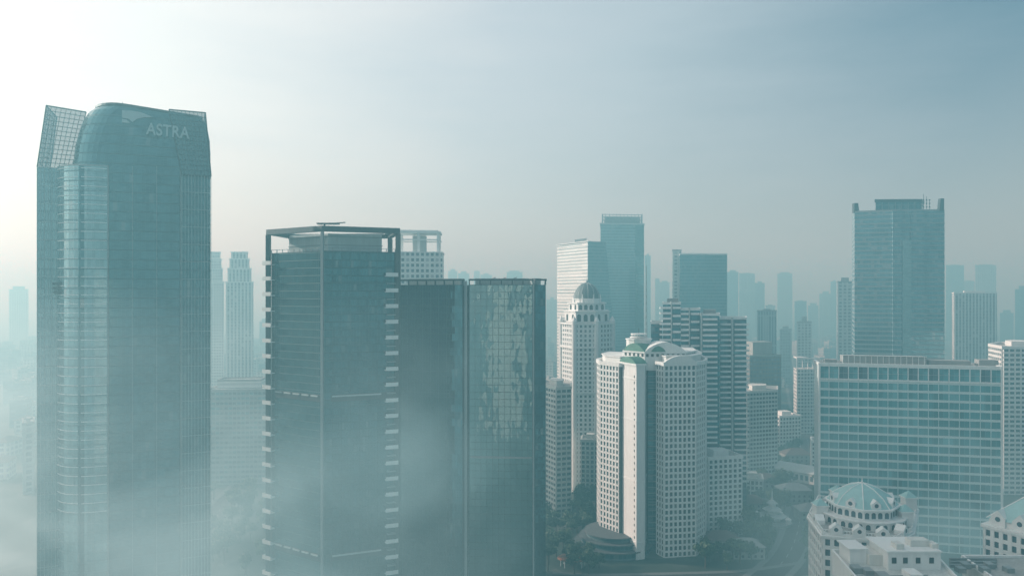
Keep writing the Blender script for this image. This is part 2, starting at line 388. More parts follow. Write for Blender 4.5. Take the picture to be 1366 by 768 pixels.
# ================================================================ TOWER with open crown frame
def towerB():
    A=W(358,366);C=W(430,345);E=W(531,358)
    pts=[A,C,E,(E[0]-9,E[1]+32),(A[0]+4,A[1]+28)]
    root=thing('glass_tower','dark glass tower with open frame crown and stacked corner balconies, beside the tallest skyscraper','skyscraper',cen(pts))
    zg=Z(336,355); zt=Z(303,352)
    g=inset(pts,1.2)
    mb=MB(); mb.prism(g,0,zg); mb.build('facade',g_b,root)
    u,n,L=edge(g[0],g[1]); mb=MB(); mb.ob(g[0],u,n,.3,L-.3,-.5,.12,0,zg-.3); mb.build('glazed_front',g_b2,root)
    mb=MB(); mullions(mb,g[1],g[2],0,zg,4.2,7.2,.1,.14,.2,.08); mb.build('mullions',dmetal,root)
    for i in range(5):
        mb=MB(); x,y=pts[i]; w=1.1 if i!=1 else .7; mb.prism(ngon(x,y,w*1.2,4,.5),0,zt-2.6); mb.build('corner_post',metal if i in(1,) else dmetal,root)
    mb=MB(); mb.ring(inset(pts,-.9),inset(pts,1.6),zt-2.5,zt); mb.build('crown_beam',dmetal,root)
    mb=MB(); mb.ring(inset(pts,.9),inset(pts,3.6),zt-.9,zt-.3); mb.build('crown_shade',metal,root)
    mb=MB(); co=cen(pts); s=[((p[0]-co[0])*.72+co[0]+1.0,(p[1]-co[1])*.72+co[1]) for p in pts]; mb.prism(s,zg,zt-2.9); d=mb.build('penthouse',palec,root)
    for za,zb in((zt-4.6,zt-4.0),(zg+3,zg+3.4)): mb=MB(); mb.ring(inset(s,-.3),inset(s,.3),za,zb); mb.build('penthouse_band',metal,d)
    for (a,b) in((g[0],g[1]),(g[1],g[2])):
        u,n,L=edge(a,b); k=int(L/4); mb=MB()
        for i in range(k+1): mb.ob(a,u,n,i*L/k-.15,i*L/k+.15,-.2,.1,zg,zg+1.4)
        mb.ob(a,u,n,0,L,-.1,.05,zg+1.4,zg+1.6)
        mb.build('railing',metal,root)
    mb=MB(); x,y=C; mb.bar((x-1,y+8,zt),(x-1,y+8,zt+1.5),.4); mb.box(x-4,x+6,y+5,y+9,zt+1.3,zt+1.9); mb.bar((x+5,y+7,zt+1.9),(x+9,y+7,zt+2.2),.25); mb.build('maintenance_crane',dmetal,root)
    u1,n1,L1=edge(pts[0],pts[1]); u2,n2,L2=edge(pts[1],pts[2])
    for i in range(24):
        z=Z(352+i*20.8,362)
        if z<4: break
        mb=MB(); mb.ob(pts[0],u1,n1,-2.6,3.6,-1.5,1.6,z-.4,z); mb.ob(pts[0],u1,n1,-2.6,3.6,1.42,1.6,z+.01,z+1.5); mb.ob(pts[0],u1,n1,-2.6,-2.42,-1.5,1.41,z+.01,z+1.5); mb.build('balcony',white,root)
    for i in range(24):
        z=Z(368+i*20.8,357)
        if z<4: break
        mb=MB(); mb.ob(pts[1],u2,n2,L2-6.2,L2-.2,-1.5,1.5,z-.35,z); mb.ob(pts[1],u2,n2,L2-6.2,L2-.2,1.35,1.5,z+.01,z+1.5); mb.ob(pts[1],u2,n2,L2-.35,L2-.2,-1.5,1.34,z+.01,z+1.5); mb.build('balcony',white,root)
        z2=Z(378+i*20.8,357); mb=MB(); mb.ob(pts[1],u2,n2,L2-5.4,L2-1.2,-1,.9,z2-.3,z2+.2); mb.build('ledge',metal,root)
    for py in(530,741):
        z=Z(py,350)
        for (a,u,n,L) in((pts[0],u1,n1,L1),(pts[1],u2,n2,L2)):
            mb=MB(); mb.ob(a,u,n,4,L-1.5,-1.3,-.75,z-1.7,z+1.7); mb.build('louvre_band',dmetal,root)
            m=5
            for q in range(m):
                a0=4.5+q*(L-6.5-(6 if a==pts[1] else 0))/m
                mb=MB(); mb.ob(a,u,n,a0,a0+4.6,-.8,-.3,z+.6,z+1.3); mb.build('service_ledge',palec,root)
towerB()
def towerC():
    pts=[W(533,392),W(617,380),W(619,387),W(624,387),W(626,378),W(712,376),W(714,374),W(728,377)]
    E=pts[-1]; pts+= [(E[0]-2,E[1]+30),(pts[0][0]+6,pts[0][1]+26)]
    root=thing('glass_tower','wide dark glass twin-winged tower with a flat framed roof, right of the framed-crown tower','skyscraper',cen(pts))
    zt=Z(372,380); zg=zt-3
    mb=MB(); mb.prism(pts,0,zg); mb.build('facade',g_c,root)
    u,n,L=edge(pts[4],pts[5]); mb=MB(); mb.ob(pts[4],u,n,.2,L-.8,-.4,.1,0,zg-.2); mb.build('mirror_front',g_m,root)
    mb=MB(); mullions(mb,pts[0],pts[1],0,zg,4.5,10.8,.1,.12,.16,.08); mb.build('mullions',dmetal,root)
    mb=MB(); mullions(mb,pts[4],pts[5],0,zg,3,3.6,.2,.2,.22,.16); mb.build('mullions',dmetal,root)
    mb=MB(); mb.ob(pts[5],*edge(pts[5],pts[6])[:2],-.6,.6,-.2,.5,0,zt); mb.build('edge_fin',palec,root)
    mb=MB(); mb.prism([W(619.3,382),W(623.2,382),W(623.2,386.9),W(619.3,386.9)],0,zt-1); mb.build('edge_fin',palec,root)
    for (a,b) in((0,1),(4,5),(6,7)):
        u,n,L=edge(pts[a],pts[b]); mb=MB(); mb.ob(pts[a],u,n,-.3,L+.3,-2.2,.5,zt-.9,zt)
        k=max(1,int(L/5))
        for i in range(k+1): mb.ob(pts[a],u,n,i*L/k-.25,i*L/k+.25,-.8,.1,zg,zt-.9)
        mb.build('roof_frame',dmetal,root)
        mb=MB(); mb.ob(pts[a],u,n,L*.08,L*.92,-9,-4,zg,zt+.3); mb.build('plant_room',palec,root)
    u,n,L=edge(pts[4],pts[5]); z=Z(609,378)
    mb=MB(); mb.ob(pts[4],u,n,.5,L-1,-.1,.45,z-.5,z+.5); mb.build('service_ledge',conc,root)
    for q in range(3):
        mb=MB(); a=Vector(W(655+q*14,384)); mb.bar((*a,zt),(a.x+2.5,a.y+1,zt+.9),.16); mb.build('maintenance_arm',dmetal,root)
towerC()
# ================================================================ generic towers
def simple(name,label,cat,pts,zt,mat,roofbox=True,group=None,pm=None,rf=.5,rh=4):
    root=thing(name,label,cat,cen(pts),group)
    mb=MB(); mb.prism(pts,0,zt); mb.build('facade',mat,root)
    mb=MB(); mb.ring(inset(pts,-.3),inset(pts,.8),zt-.5,zt+1.2); mb.build('parapet',pm or conc,root)
    if roofbox:
        c=cen(pts); s=[((p[0]-c[0])*rf+c[0],(p[1]-c[1])*rf+c[1]) for p in pts]
        mb=MB(); mb.prism(s,zt,zt+rh); mb.build('penthouse',pm or conc,root)
    return root
def crown2():
    pts=rect(526,520,590,524,26,-.05); zt=Z(306,520); zb=Z(337,520)
    root=thing('office_tower','pale tower with open columned crown rising just behind the framed-crown glass tower','skyscraper',cen(pts))
    mb=MB(); mb.prism(pts,0,zb); mb.build('facade',fw_white,root)
    mb=MB(); mb.prism(inset(pts,-.5),zb,zb+.8); mb.build('cornice',white,root)
    c=cen(pts); s=[((p[0]-c[0])*.28+c[0],(p[1]-c[1])*.3+c[1]) for p in pts]
    mb=MB(); mb.prism(s,zb+.8,zt-3.5); mb.build('penthouse',palec,root)
    q=inset(pts,3)
    for a in(0,1,2,3):
        for f in((.0,.5) if a%2==0 else (.0,)):
            p_=q[a];r_=q[(a+1)%4]; x=p_[0]+(r_[0]-p_[0])*f;y=p_[1]+(r_[1]-p_[1])*f
            mb=MB(); mb.prism(ngon(x,y,1.2,4,.785),zb+.8,zt-2.2); mb.build('column',white,root)
    mb=MB(); mb.prism(inset(pts,1.2),zt-2.2,zt-.9); mb.prism(inset(pts,3),zt-.9,zt); mb.build('crown_slab',white,root)
    mb=MB(); mb.ring(inset(pts,1.5),inset(pts,2.3),zt-7.2,zt-6.4); mb.build('crown_rail',white,root)
crown2()
def wbuild(name,label,cat,pts,zt,edges,bay=3.6,fh=3.4,pier=1.0,span=1.2,proj=.45,wall=None,core=None,z0=0,glass=None,group=None,pent=True,strong=0,cap=100):
    wall=wall or white; root=thing(name,label,cat,cen(pts),group)
    mb=MB(); mb.prism(pts,z0,zt); mb.build('core',core or corem,root)
    wmb=MB(); wl=[]
    n=len(pts)
    for i in range(n):
        p,q=pts[i],pts[(i+1)%n]
        if i in edges: punched(wmb,wl,p,q,z0,zt,bay,fh,pier,span,proj,strong)
        else: u,nn,L=edge(p,q); wmb.ob(p,u,nn,0,L,-.3,proj*.5,z0,zt)
    wmb.build('wall',wall,root)
    mb=MB(); mb.prism(inset(pts,.3),zt,zt+.25); mb.build('roof',rooft,root)
    parapet(root,pts,zt,wall,1.5,.5,proj+.1)
    if pent:
        c=cen(pts); s=[((p[0]-c[0])*.45+c[0],(p[1]-c[1])*.45+c[1]) for p in pts]
        mb=MB(); mb.prism(s,zt+.25,zt+4.2); mb.build('penthouse',wall,root)
    flush(root,wl,glass or wing,dmetal,cap=cap,alts=(wing,wing,winb))
    return root
# ================================================================ WHITE APARTMENT TOWER
def aptF():
    cx=W(868,445)
    root=thing('apartment_tower','white apartment tower with arched roofline, round helipad and a broad blank lit shaft','apartment tower',cx)
    wmb=MB(); wl=[]
    zl=Z(487,440)
    LW=[W(797,466),W(801,450),W(826,437),W(864,442),W(864,470),W(810,485)]
    mb=MB(); mb.prism(LW,0,zl)
    RW=[W(876,434),W(886,427),W(928,430),W(940,441),W(942,456),W(934,482),W(880,476)]
    zr=Z(486,430)
    mb.prism(RW,0,zr)
    CO=[W(858,442),W(880,442),W(884,478),W(858,478)]; zc=Z(474,440)
    mb.prism(CO,0,zc); mb.build('core',corem,root)
    for i in(0,1): punched(wmb,wl,LW[i],LW[i+1],0,zl,2.9,3.5,1.15,1.15,.5)
    for i in(0,1,2,3): punched(wmb,wl,RW[i],RW[i+1],0,zr,2.6,3.4,1.0,1.1,.5)
    u,n,L=edge(RW[4],RW[5]); wmb.ob(RW[4],u,n,0,L,-.2,.3,0,zr)
    wmb.build('wall',white,root)
    u,n,L=edge(RW[1],RW[2]); nf=round(zr/3.4); f_=zr/nf
    for a in(L*.28,L*.72):
        for j in range(3,nf-1):
            mb=MB(); z=j*f_; mb.ob(RW[1],u,n,a-1.6,a+1.6,.5,1.3,z-.2,z); mb.ob(RW[1],u,n,a-1.6,a+1.6,1.2,1.3,z+.01,z+.9); mb.build('balcony',white,root)
    # blank shaft facing the light
    SH=[W(827,440),W(849,423),W(860,425),W(863,446),W(834,450)]; zs=Z(487,428)
    mb=MB(); mb.prism(SH,0,zs); sh=mb.build('lift_shaft',white,root)
    u,n,L=edge(SH[0],SH[1])
    for j in range(3,int(zs/3.5)-1):
        for f in(.12,.88): mb=MB(); mb.ob(SH[0],u,n,L*f-.5,L*f+.5,-.1,.05,j*3.5+1,j*3.5+2.4); mb.build('slot_window',corem,sh)
    for py in(505,560,640,720):
        mb=MB(); z=Z(py,428); mb.ring(inset(SH,-.3),inset(SH,.2),z-.3,z+.3); mb.build('string_course',white,sh)
    mb=MB(); mb.prism(inset(SH,-.7),zs,zs+1.2); mb.build('cornice',white,root)
    mb=MB(); mb.prism([W(864.5,438),W(876,438),W(876,441),W(864.5,441)],0,zc-3); mb.build('glass_strip',g_blue,root)
    for j in range(2,int((zc-3)/3.4)):
        mb=MB(); mb.box(X(864.8,437.5),X(875.7,437.5),437.3,438.1,j*3.4-.25,j*3.4+.25); mb.build('strip_ledge',metal,root)
    for (pp,z) in((LW,zl),(RW,zr)):
        mb=MB(); mb.prism(inset(pp,.3),z,z+.3); mb.build('roof',rooft,root); parapet(root,pp,z,white,1.6,.6,.9)
        s=inset(pp,3); mb=MB(); mb.prism(s,z+.3,z+4.4); mb.build('top_storey',white,root)
        mb=MB(); mb.prism(inset(s,-.6),z+4.4,z+5); mb.build('cornice',white,root)
    cr=[W(832,448),W(860,436),W(915,437),W(928,450),W(922,474),W(838,476)]
    mb=MB(); mb.prism(cr,zr-4,zr+6); st=mb.build('stepped_crown',white,root)
    mb=MB(); mb.prism(inset(cr,-.7),zr+6,zr+6.8); mb.build('cornice',white,st)
    for i in(0,1,2):
        u,n,L=edge(cr[i],cr[i+1]); k=max(2,int(L/3))
        for q in range(k):
            a=L*(q+.5)/k; mb=MB(); mb.ob(cr[i],u,n,a-.75,a+.75,-.1,.06,zr+3.9,zr+5.6); mb.build('crown_window',corem,st)
    def arch(p,q,base,hh,d0,d1,mm,name):
        u,n,L=edge(p,q); k=18
        mb=MB(); arc=[(L*s/k,base+hh*math.sin(math.pi*s/k)**.8) for s in range(k+1)]
        P=lambda a,d,z:(p[0]+u[0]*a+n[0]*d,p[1]+u[1]*a+n[1]*d,z)
        mb.face([P(a,d1,z) for a,z in arc]); mb.face([P(a,d0,z) for a,z in reversed(arc)])
        for s in range(k): (a0,z0),(a1,z1)=arc[s],arc[s+1]; mb.face([P(a0,d1,z0),P(a0,d0,z0),P(a1,d0,z1),P(a1,d1,z1)])
        mb.build(name,mm,root)
    arch(cr[1],cr[2],zr+6.8,5.5,-16,.5,white,'arched_roof')
    arch(cr[0],cr[1],zr+6.8,4.6,-10,.5,greenr,'arched_roof')
    a_=cr[1];b_=cr[2]; m0=(a_[0]*.85+b_[0]*.15,a_[1]*.85+b_[1]*.15); m1=(a_[0]*.5+b_[0]*.5,a_[1]*.5+b_[1]*.5)
    arch(m0,m1,zr+6.9,3.2,.2,.9,greenr,'arch_panel')
    arch(RW[1],RW[2],zr+1.6,3.6,-.6,1.1,white,'arched_parapet')
    arch(SH[0],SH[1],zs+1.2,3.4,-7,.5,greenr,'barrel_roof')
    c=W(852,452); z0=zr+8
    mb=MB(); mb.prism(ngon(*c,7.5,12),z0,z0+5); mb.prism(ngon(*c,8.1,12),z0+5,z0+5.6); mb.build('drum',white,root)
    zh=Z(460,450)
    mb=MB(); mb.prism(ngon(*c,4.2,16),z0+5.6,zh+2.5); mb.build('helipad_drum',white,root)
    mb=MB(); mb.prism(ngon(*c,6.4,24),zh+2.5,zh+3.3); mb.prism(ngon(*c,5.2,24),zh+4.4,zh+5); mb.prism(ngon(*c,4.8,24),zh+6.2,zh+6.8)
    for i in range(8):
        a=i*math.pi/4; mb.bar((c[0]+4.4*math.cos(a),c[1]+4.4*math.sin(a),zh+3.3),(c[0]+4.4*math.cos(a),c[1]+4.4*math.sin(a),zh+6.2),.18)
    mb.build('helipad',white,root)
    mb=MB(); mb.bar((c[0],c[1],zh+6.8),(c[0],c[1],zh+10),.15); mb.build('roof_mast',dmetal,root)
    flush(root,wl,wing,dmetal,alts=(wing,wing,winb))
    for k,(r,z0,z1) in enumerate(((23,0,4.5),(20,4.5,8),(17,8,11))):
        c3=W(818,443); mb=MB(); mb.prism(ngon(*c3,r-1.2,40),z0,z1-.6); mb.build('podium_storey',g_blue,root)
        mb=MB(); mb.prism(ngon(*c3,r,40),z1-.6,z1); mb.build('podium_roof',dconc,root)
aptF()
# ================================================================ DOMED TOWER
def domed():
    pts=[W(749,590),W(766,568),W(796,568),W(817,580),W(812,608),W(757,614)]
    root=thing('domed_tower','slender white art deco tower crowned by a pointed ribbed dome','apartment tower',cen(pts))
    zb=Z(432,572)
    wmb=MB();wl=[]; mb=MB(); mb.prism(pts,0,zb); mb.build('core',corem,root)
    for i in(0,1,2): punched(wmb,wl,pts[i],pts[i+1],0,zb,3.6,3.5,1.7,1.5,.5)
    wmb.build('wall',white,root); flush(root,wl,wing,dmetal)
    for i in range(4):
        x,y=pts[i]; mb=MB(); mb.prism(ngon(x,y+.5,2.3,8,.39),0,zb+2); mb.build('corner_pier',white,root)
        mb=MB(); mb.prism(ngon(x,y+.5,2.5,8,.39),zb+2,zb+6,ngon(x,y+.5,.2,8,.39)); mb.build('pinnacle',white,root)
    for z in(zb,zb-18,zb-52): mb=MB(); mb.ring(inset(pts,-1.6),inset(pts,.4),z-.5,z+.8); mb.build('cornice',white,root)
    c=cen(pts); z=zb+.8
    def stage(f,z0,z1,k,nm='upper_stage'):
        st=[((p[0]-c[0])*f+c[0],(p[1]-c[1])*f+c[1]) for p in pts]
        mb=MB(); mb.prism(st,z0,z1); o=mb.build(nm,white,root); h=z1-z0
        for i in(0,1,2):
            u,n,L=edge(st[i],st[i+1]); kk=k+1 if i==1 else k
            for q in range(kk):
                a=L*(q+.5)/kk; w=min(1.5,L/kk*.32); m=MB(); P=lambda aa,zz:(st[i][0]+u[0]*aa+n[0]*.12,st[i][1]+u[1]*aa+n[1]*.12,zz)
                m.face([P(a-w,z0+h*.15),P(a+w,z0+h*.15)]+[P(a+w*math.cos(t),z0+h*.62+w*math.sin(t)) for t in [math.pi*s/8 for s in range(9)]]); m.build('arched_window',corem,o,recalc=False)
        mb=MB(); mb.prism(inset(st,-.9),z1,z1+.9); mb.build('cornice',white,root); return st
    z1=zb+9; stage(.88,z,z1,2); z2=Z(405,580); stage(.72,z1+.9,z2,2)
    s2=ngon(c[0],c[1],11,12,.39); mb=MB(); mb.prism(s2,z2+.9,z2+3.4); mb.build('drum',white,root)
    mb=MB(); mb.prism(inset(s2,-.6),z2+3.4,z2+4.1); mb.build('cornice',white,root)
    for i in range(8):
        a=2*math.pi*i/8+.39; mb=MB(); mb.bar((c[0]+11*math.cos(a),c[1]+11*math.sin(a),z2),(c[0]+11*math.cos(a),c[1]+11*math.sin(a),z2+7.4),1,6,.2); mb.build('pinnacle',white,root)
    zd=z2+4.1; n=24; m=9; H=12.5; R=9.6
    pr=[(R*(1-(k/m)**2.1)**.62+.35,zd+H*(k/m)) for k in range(m)]+[(.35,zd+H)]
    mb=MB()
    for k in range(m):
        (ra,za),(rb,zb_)=pr[k],pr[k+1]
        for i in range(n):
            t0=2*math.pi*i/n;t1=2*math.pi*(i+1)/n
            mb.face([(c[0]+ra*math.cos(t0),c[1]+ra*math.sin(t0),za),(c[0]+ra*math.cos(t1),c[1]+ra*math.sin(t1),za),(c[0]+rb*math.cos(t1),c[1]+rb*math.sin(t1),zb_),(c[0]+rb*math.cos(t0),c[1]+rb*math.sin(t0),zb_)])
    d=mb.build('dome',plain('dome_lead',(.12,.17,.18),.6,.3),root,smooth=True)
    for i in range(12):
        mb=MB(); a=2*math.pi*i/12
        for k in range(m): mb.bar((c[0]+(pr[k][0]+.1)*math.cos(a),c[1]+(pr[k][0]+.1)*math.sin(a),pr[k][1]),(c[0]+(pr[k+1][0]+.1)*math.cos(a),c[1]+(pr[k+1][0]+.1)*math.sin(a),pr[k+1][1]),.15)
        mb.build('dome_rib',palec,d)
    mb=MB(); mb.prism(ngon(*c,.9,10),zd+H-.3,zd+H+1.5); mb.bar((*c,zd+H+1.5),(*c,zd+H+4),.3,6,.05); mb.build('finial',palec,root)
domed()
# ================================================================ BALCONY TOWER
bl=[]
def balcH():
    root=thing('apartment_tower','blue glass apartment tower with tiers of pale balconies and stepped roof, behind the arched-roof tower','apartment tower',W(930,500))
    secs=[(868,884,494,431,505),(884,908,486,405,512),(908,934,488,413,514),(934,960,484,420,512),(960,996,496,425,520)]
    for (a,b,D,py,Db) in secs:
        pts=[W(a+.3,D),W(b-.3,D+(4 if b>990 else 0)),W(b-.3,D+24),W(a+.3,D+24)]; z=Z(py,D)
        mb=MB(); mb.prism(pts,0,z); mb.build('facade',g_blue,root)
        mb=MB(); mb.ring(inset(pts,-.3),inset(pts,.5),z-.5,z+1.0); mb.build('parapet',white,root)
    cols=[(880,894,486,405),(897,907,486,405),(907.5,918,488,413),(921,932,488,413),(937,956,484,420),(960,974,496,427),(979,998,497,427)]
    for (a,b,D,py) in cols:
        z=Z(py,D)-3
        while z>24:
            mb=MB(); x0=X(a,D);x1=X(b,D)
            mb.box(x0,x1,D-2.0,D+.2,z-.3,z); mb.box(x0,x1,D-2.0,D-1.85,z+.01,z+1.05); mb.box(x0-.0,x0+.12,D-1.84,D+.1,z+.01,z+1.05)
            bl.append((z,mb)); z-=3.45*(1.5 if a in(897,921) else 1)
    bl.sort(key=lambda t:-t[0])
    for i,(z,m) in enumerate(bl[:100]): m.build('balcony',white,root)
    m=MB()
    for z,k in bl[100:]:
        b=len(m.v); m.v+=k.v; m.f+=[[i+b for i in f] for f in k.f]; m.uv+=k.uv; m.mi+=k.mi
    if m.v: tag(m.build('balcony',white,root),kind='stuff')
    for (a,b,D,py) in((894.8,896.2,485.2,404),(918.8,920.2,487,412),(935,936.5,483.3,419),(975.5,978,495.5,425)):
        mb=MB(); mb.box(X(a,D),X(b,D),D-.6,D+.5,0,Z(py,D)+1); mb.build('pier',palec,root)
    mb=MB(); mb.prism([W(890,495),W(905,495),W(905,503),W(890,503)],Z(405,486),Z(398,490)); mb.build('penthouse',conc,root)
    mb=MB(); mb.prism([W(938,492),W(955,492),W(955,502),W(938,502)],Z(420,484),Z(413,490)); mb.build('penthouse',conc,root)
balcH()
wbuild('apartment_block','pale mid-rise block with rows of square windows at the foot of the balcony tower','apartment block',rect(945,462,990,468,18),Z(612,463),(0,3),3.2,3.3,1.3,1.2)
wbuild('apartment_block','cream slab block with tight window bands, right of the balcony tower','apartment block',[W(985,628),W(996,606),W(1037,616),W(1037,640),W(992,648)],Z(522,614),(0,1),3.0,3.3,.5,1.5,wall=cream)
simple('office_block','brown grey office block with a raised centre, behind the cream slab block','office block',rect(1000,760,1042,770,26),Z(475,762),facade_mat('brown_facade',(.2,.18,.16),(.08,.12,.14),3.5,4,.3,.45,.4,.3),True,None,beige,.62,14)
wbuild('office_block','small white office block at the foot of the curved white block','office block',rect(1040,700,1068,706,20),Z(556,702),(0,3),3.4,3.4,1.0,1.3,cap=50)
wbuild('office_block','low pale block left of the avenue, between tiered hall and cream slab block','office block',rect(990,560,1018,556,16),Z(640,558),(0,3),3.2,3.4,1.0,1.3,wall=cream,cap=50)
wbuild('office_block','narrow white block against the left edge of the broad slab block','office block',rect(1083,620,1104,616,18),Z(590,618),(0,3),3.2,3.4,1.0,1.3,cap=50)
def hall():
    a=W(1034,612);b=W(1086,590); u,n,L=edge(a,b); root=thing('long_hall','long low hall with a pale curved roof beside the avenue, below the curved white block','hall',((a[0]+b[0])/2,(a[1]+b[1])/2+8))
    mb=MB(); mb.ob(a,u,n,0,L,-18,0,0,8); mb.build('wall',cream,root)
    mb=MB(); k=12; P=lambda x,d,z:(a[0]+u[0]*x+n[0]*d,a[1]+u[1]*x+n[1]*d,z)
    arc=[(1-20*s/k,8.02+4.5*math.sin(math.pi*s/k)) for s in range(k+1)]
    f=[P(-.8,d,z) for d,z in arc]; g=[P(L+.8,d,z) for d,z in arc]; mb.face(f); mb.face(g[::-1])
    for s in range(k): mb.face([f[s],g[s],g[s+1],f[s+1]])
    mb.build('curved_roof',palec,root)
    for i in range(8): mb=MB(); mb.ob(a,u,n,L*(i+.5)/8-1.1,L*(i+.5)/8+1.1,-.1,.06,2,6); mb.build('window',wing,root)
hall()
def curved():
    c=W(1052,850); pts=[]
    for i in range(13):
        a=math.radians(-100+i*7.5); pts.append((c[0]+46*math.cos(a),c[1]+46*math.sin(a)))
    inner=[(c[0]+28*math.cos(math.radians(-100+i*7.5)),c[1]+28*math.sin(math.radians(-100+i*7.5))) for i in reversed(range(13))]
    root=thing('curved_block','white curved apartment block with a sweeping arched roof slab','apartment block',c)
    z=Z(492,805); mb=MB(); mb.prism(pts+inner,0,z); mb.build('facade',fw_white,root)
    mb=MB()
    k=12
    for i in range(k):
        p,q=pts[i],pts[i+1]; zi=z+11-9*(i/k)**1.6; zj=z+11-9*((i+1)/k)**1.6; pi_,qi=inner[len(inner)-1-i],inner[len(inner)-2-i]
        mb.hexa([(*p,zi),(*q,zj),(*qi,zj),(*pi_,zi),(*p,zi+1.6),(*q,zj+1.6),(*qi,zj+1.6),(*pi_,zi+1.6)])
        mb.ob(p,*edge(p,q)[:2],-.01,.6,-1.2,-.4,z,min(zi,zj))
    mb.build('roof_slab',white,root)
    for j in range(int(z/3.8)):
        mb=MB()
        for i in range(12):
            p,q=pts[i],pts[i+1]; u,n,L=edge(p,q); mb.ob(p,u,n,0,L,-.1,.9,j*3.8+.2,j*3.8+1.4)
        mb.build('balcony_band',white,root)
curved()
def slantL():
    D=900; root=thing('office_tower','white banded tower with a dark glass side leaning outward, left of the lattice-crowned tower','skyscraper',W(780,915))
    z=Z(322,D); a=W(743,955);b=W(784,890)
    bk=[a,b,(b[0]+12,b[1]+45),(a[0]+16,a[1]+30)]
    mb=MB(); mb.prism(bk,0,z-2); mb.build('white_wing',fw_band,root)
    mb=MB(); lo=[W(784.5,894),W(822,915),W(822,940),W(790,940)]; hi=[W(784.5,894),W(808,909),W(808,940),W(790,940)]
    zm=Z(480,D); mb.prism(lo,0,zm); mb.prism(lo,zm,z,hi); mb.build('glass_wing',g_blue,root)
    for py in(322,327): mb=MB(); zz=Z(py,D); mb.prism(inset(bk,-.6),zz-1,zz-.2); mb.build('roof_slab',white,root)
    mb=MB(); u,n,L=edge(a,b)
    mb.ob(a,u,n,L*.62,L*.98,.7,1.1,z+.4,z+3.2); mb.build('roof_sign_board',dmetal,root)
    for k in range(6): mb=MB(); mb.ob(a,u,n,0,L,-.2,.5,z-14-k*28,z-13-k*28); mb.build('belt_course',white,root)
slantL()
def towerM():
    pts=rect(801,1010,859,1016,40,.14); root=thing('office_tower','tall blue glass tower with a lattice crown, behind the domed tower','skyscraper',cen(pts)); z=Z(298,1010); zt=Z(285,1010)
    mb=MB(); mb.prism(pts,0,z); mb.build('facade',g_blue2,root)
    mb=MB(); mb.prism(inset(pts,5),z,zt-3); mb.build('penthouse',conc,root)
    mb=MB(); mb.ring(inset(pts,-1),inset(pts,1.5),z-1.2,z+.6); mb.build('crown_ledge',palec,root)
    q_=inset(pts,2.2); mb=MB()
    for i in range(4):
        p,q=q_[i],q_[(i+1)%4]; u,n,L=edge(p,q); k=max(3,int(L/5))
        for s in range(k+1): mb.ob(p,u,n,s*L/k-.4,s*L/k+.4,-.9,.0,z+.6,zt)
        for zz in(z+4,z+9,zt-.8): mb.ob(p,u,n,0,L,-.8,.1,zz-.4,zz+.4)
    mb.build('lattice_crown',metal,root)
    u,n,L=edge(pts[0],pts[1])
    mb=MB(); mb.ob(pts[0],u,n,L*.66,L*.78,-.1,1.2,0,z-60); mb.build('glass_bay',g_blue,root)
    mb=MB(); mb.ob(pts[0],u,n,L*.8,L,-.1,.5,0,z-1.5); mb.build('dark_side_bay',g_b,root)
towerM()
simple('office_tower','dark blue glass tower with a flat white-edged roof, right of the lattice-crowned tower','skyscraper',rect(907,900,970,905,34,.2),Z(339,900),g_blue,True,None,white,.6,1.5)
simple('office_tower','pale slim slab rising just behind the dark blue flat-roofed tower','skyscraper',rect(897,935,909,935,20,.2),Z(334,935),fw_far[2],False)
root=thing('radio_mast','thin lattice radio mast standing between the white arched-roof tower and the lattice-crowned tower','mast',W(862,700))
x,y=W(862,700); zt=Z(340,700); mb=MB()
for sx,sy in((-1,-1),(1,-1),(1,1),(-1,1)): mb.bar((x+sx*1.6,y+sy*1.6,0),(x+sx*.25,y+sy*.25,zt-10),.22)
for k in range(28):
    f=k/28; g=(k+1)/28; h=zt-10; r0=1.6-1.35*f; r1=1.6-1.35*g
    mb.bar((x-r0,y-r0,f*h),(x+r1,y-r1,g*h),.12); mb.bar((x+r0,y+r0,f*h),(x-r1,y+r1,g*h),.12); mb.bar((x-r0,y+r0,f*h),(x-r1,y-r1,g*h),.12)
mb.build('lattice_frame',metal,root); mb=MB(); mb.bar((x,y,zt-10),(x,y,zt),.2,6,.05); mb.build('antenna',metal,root)
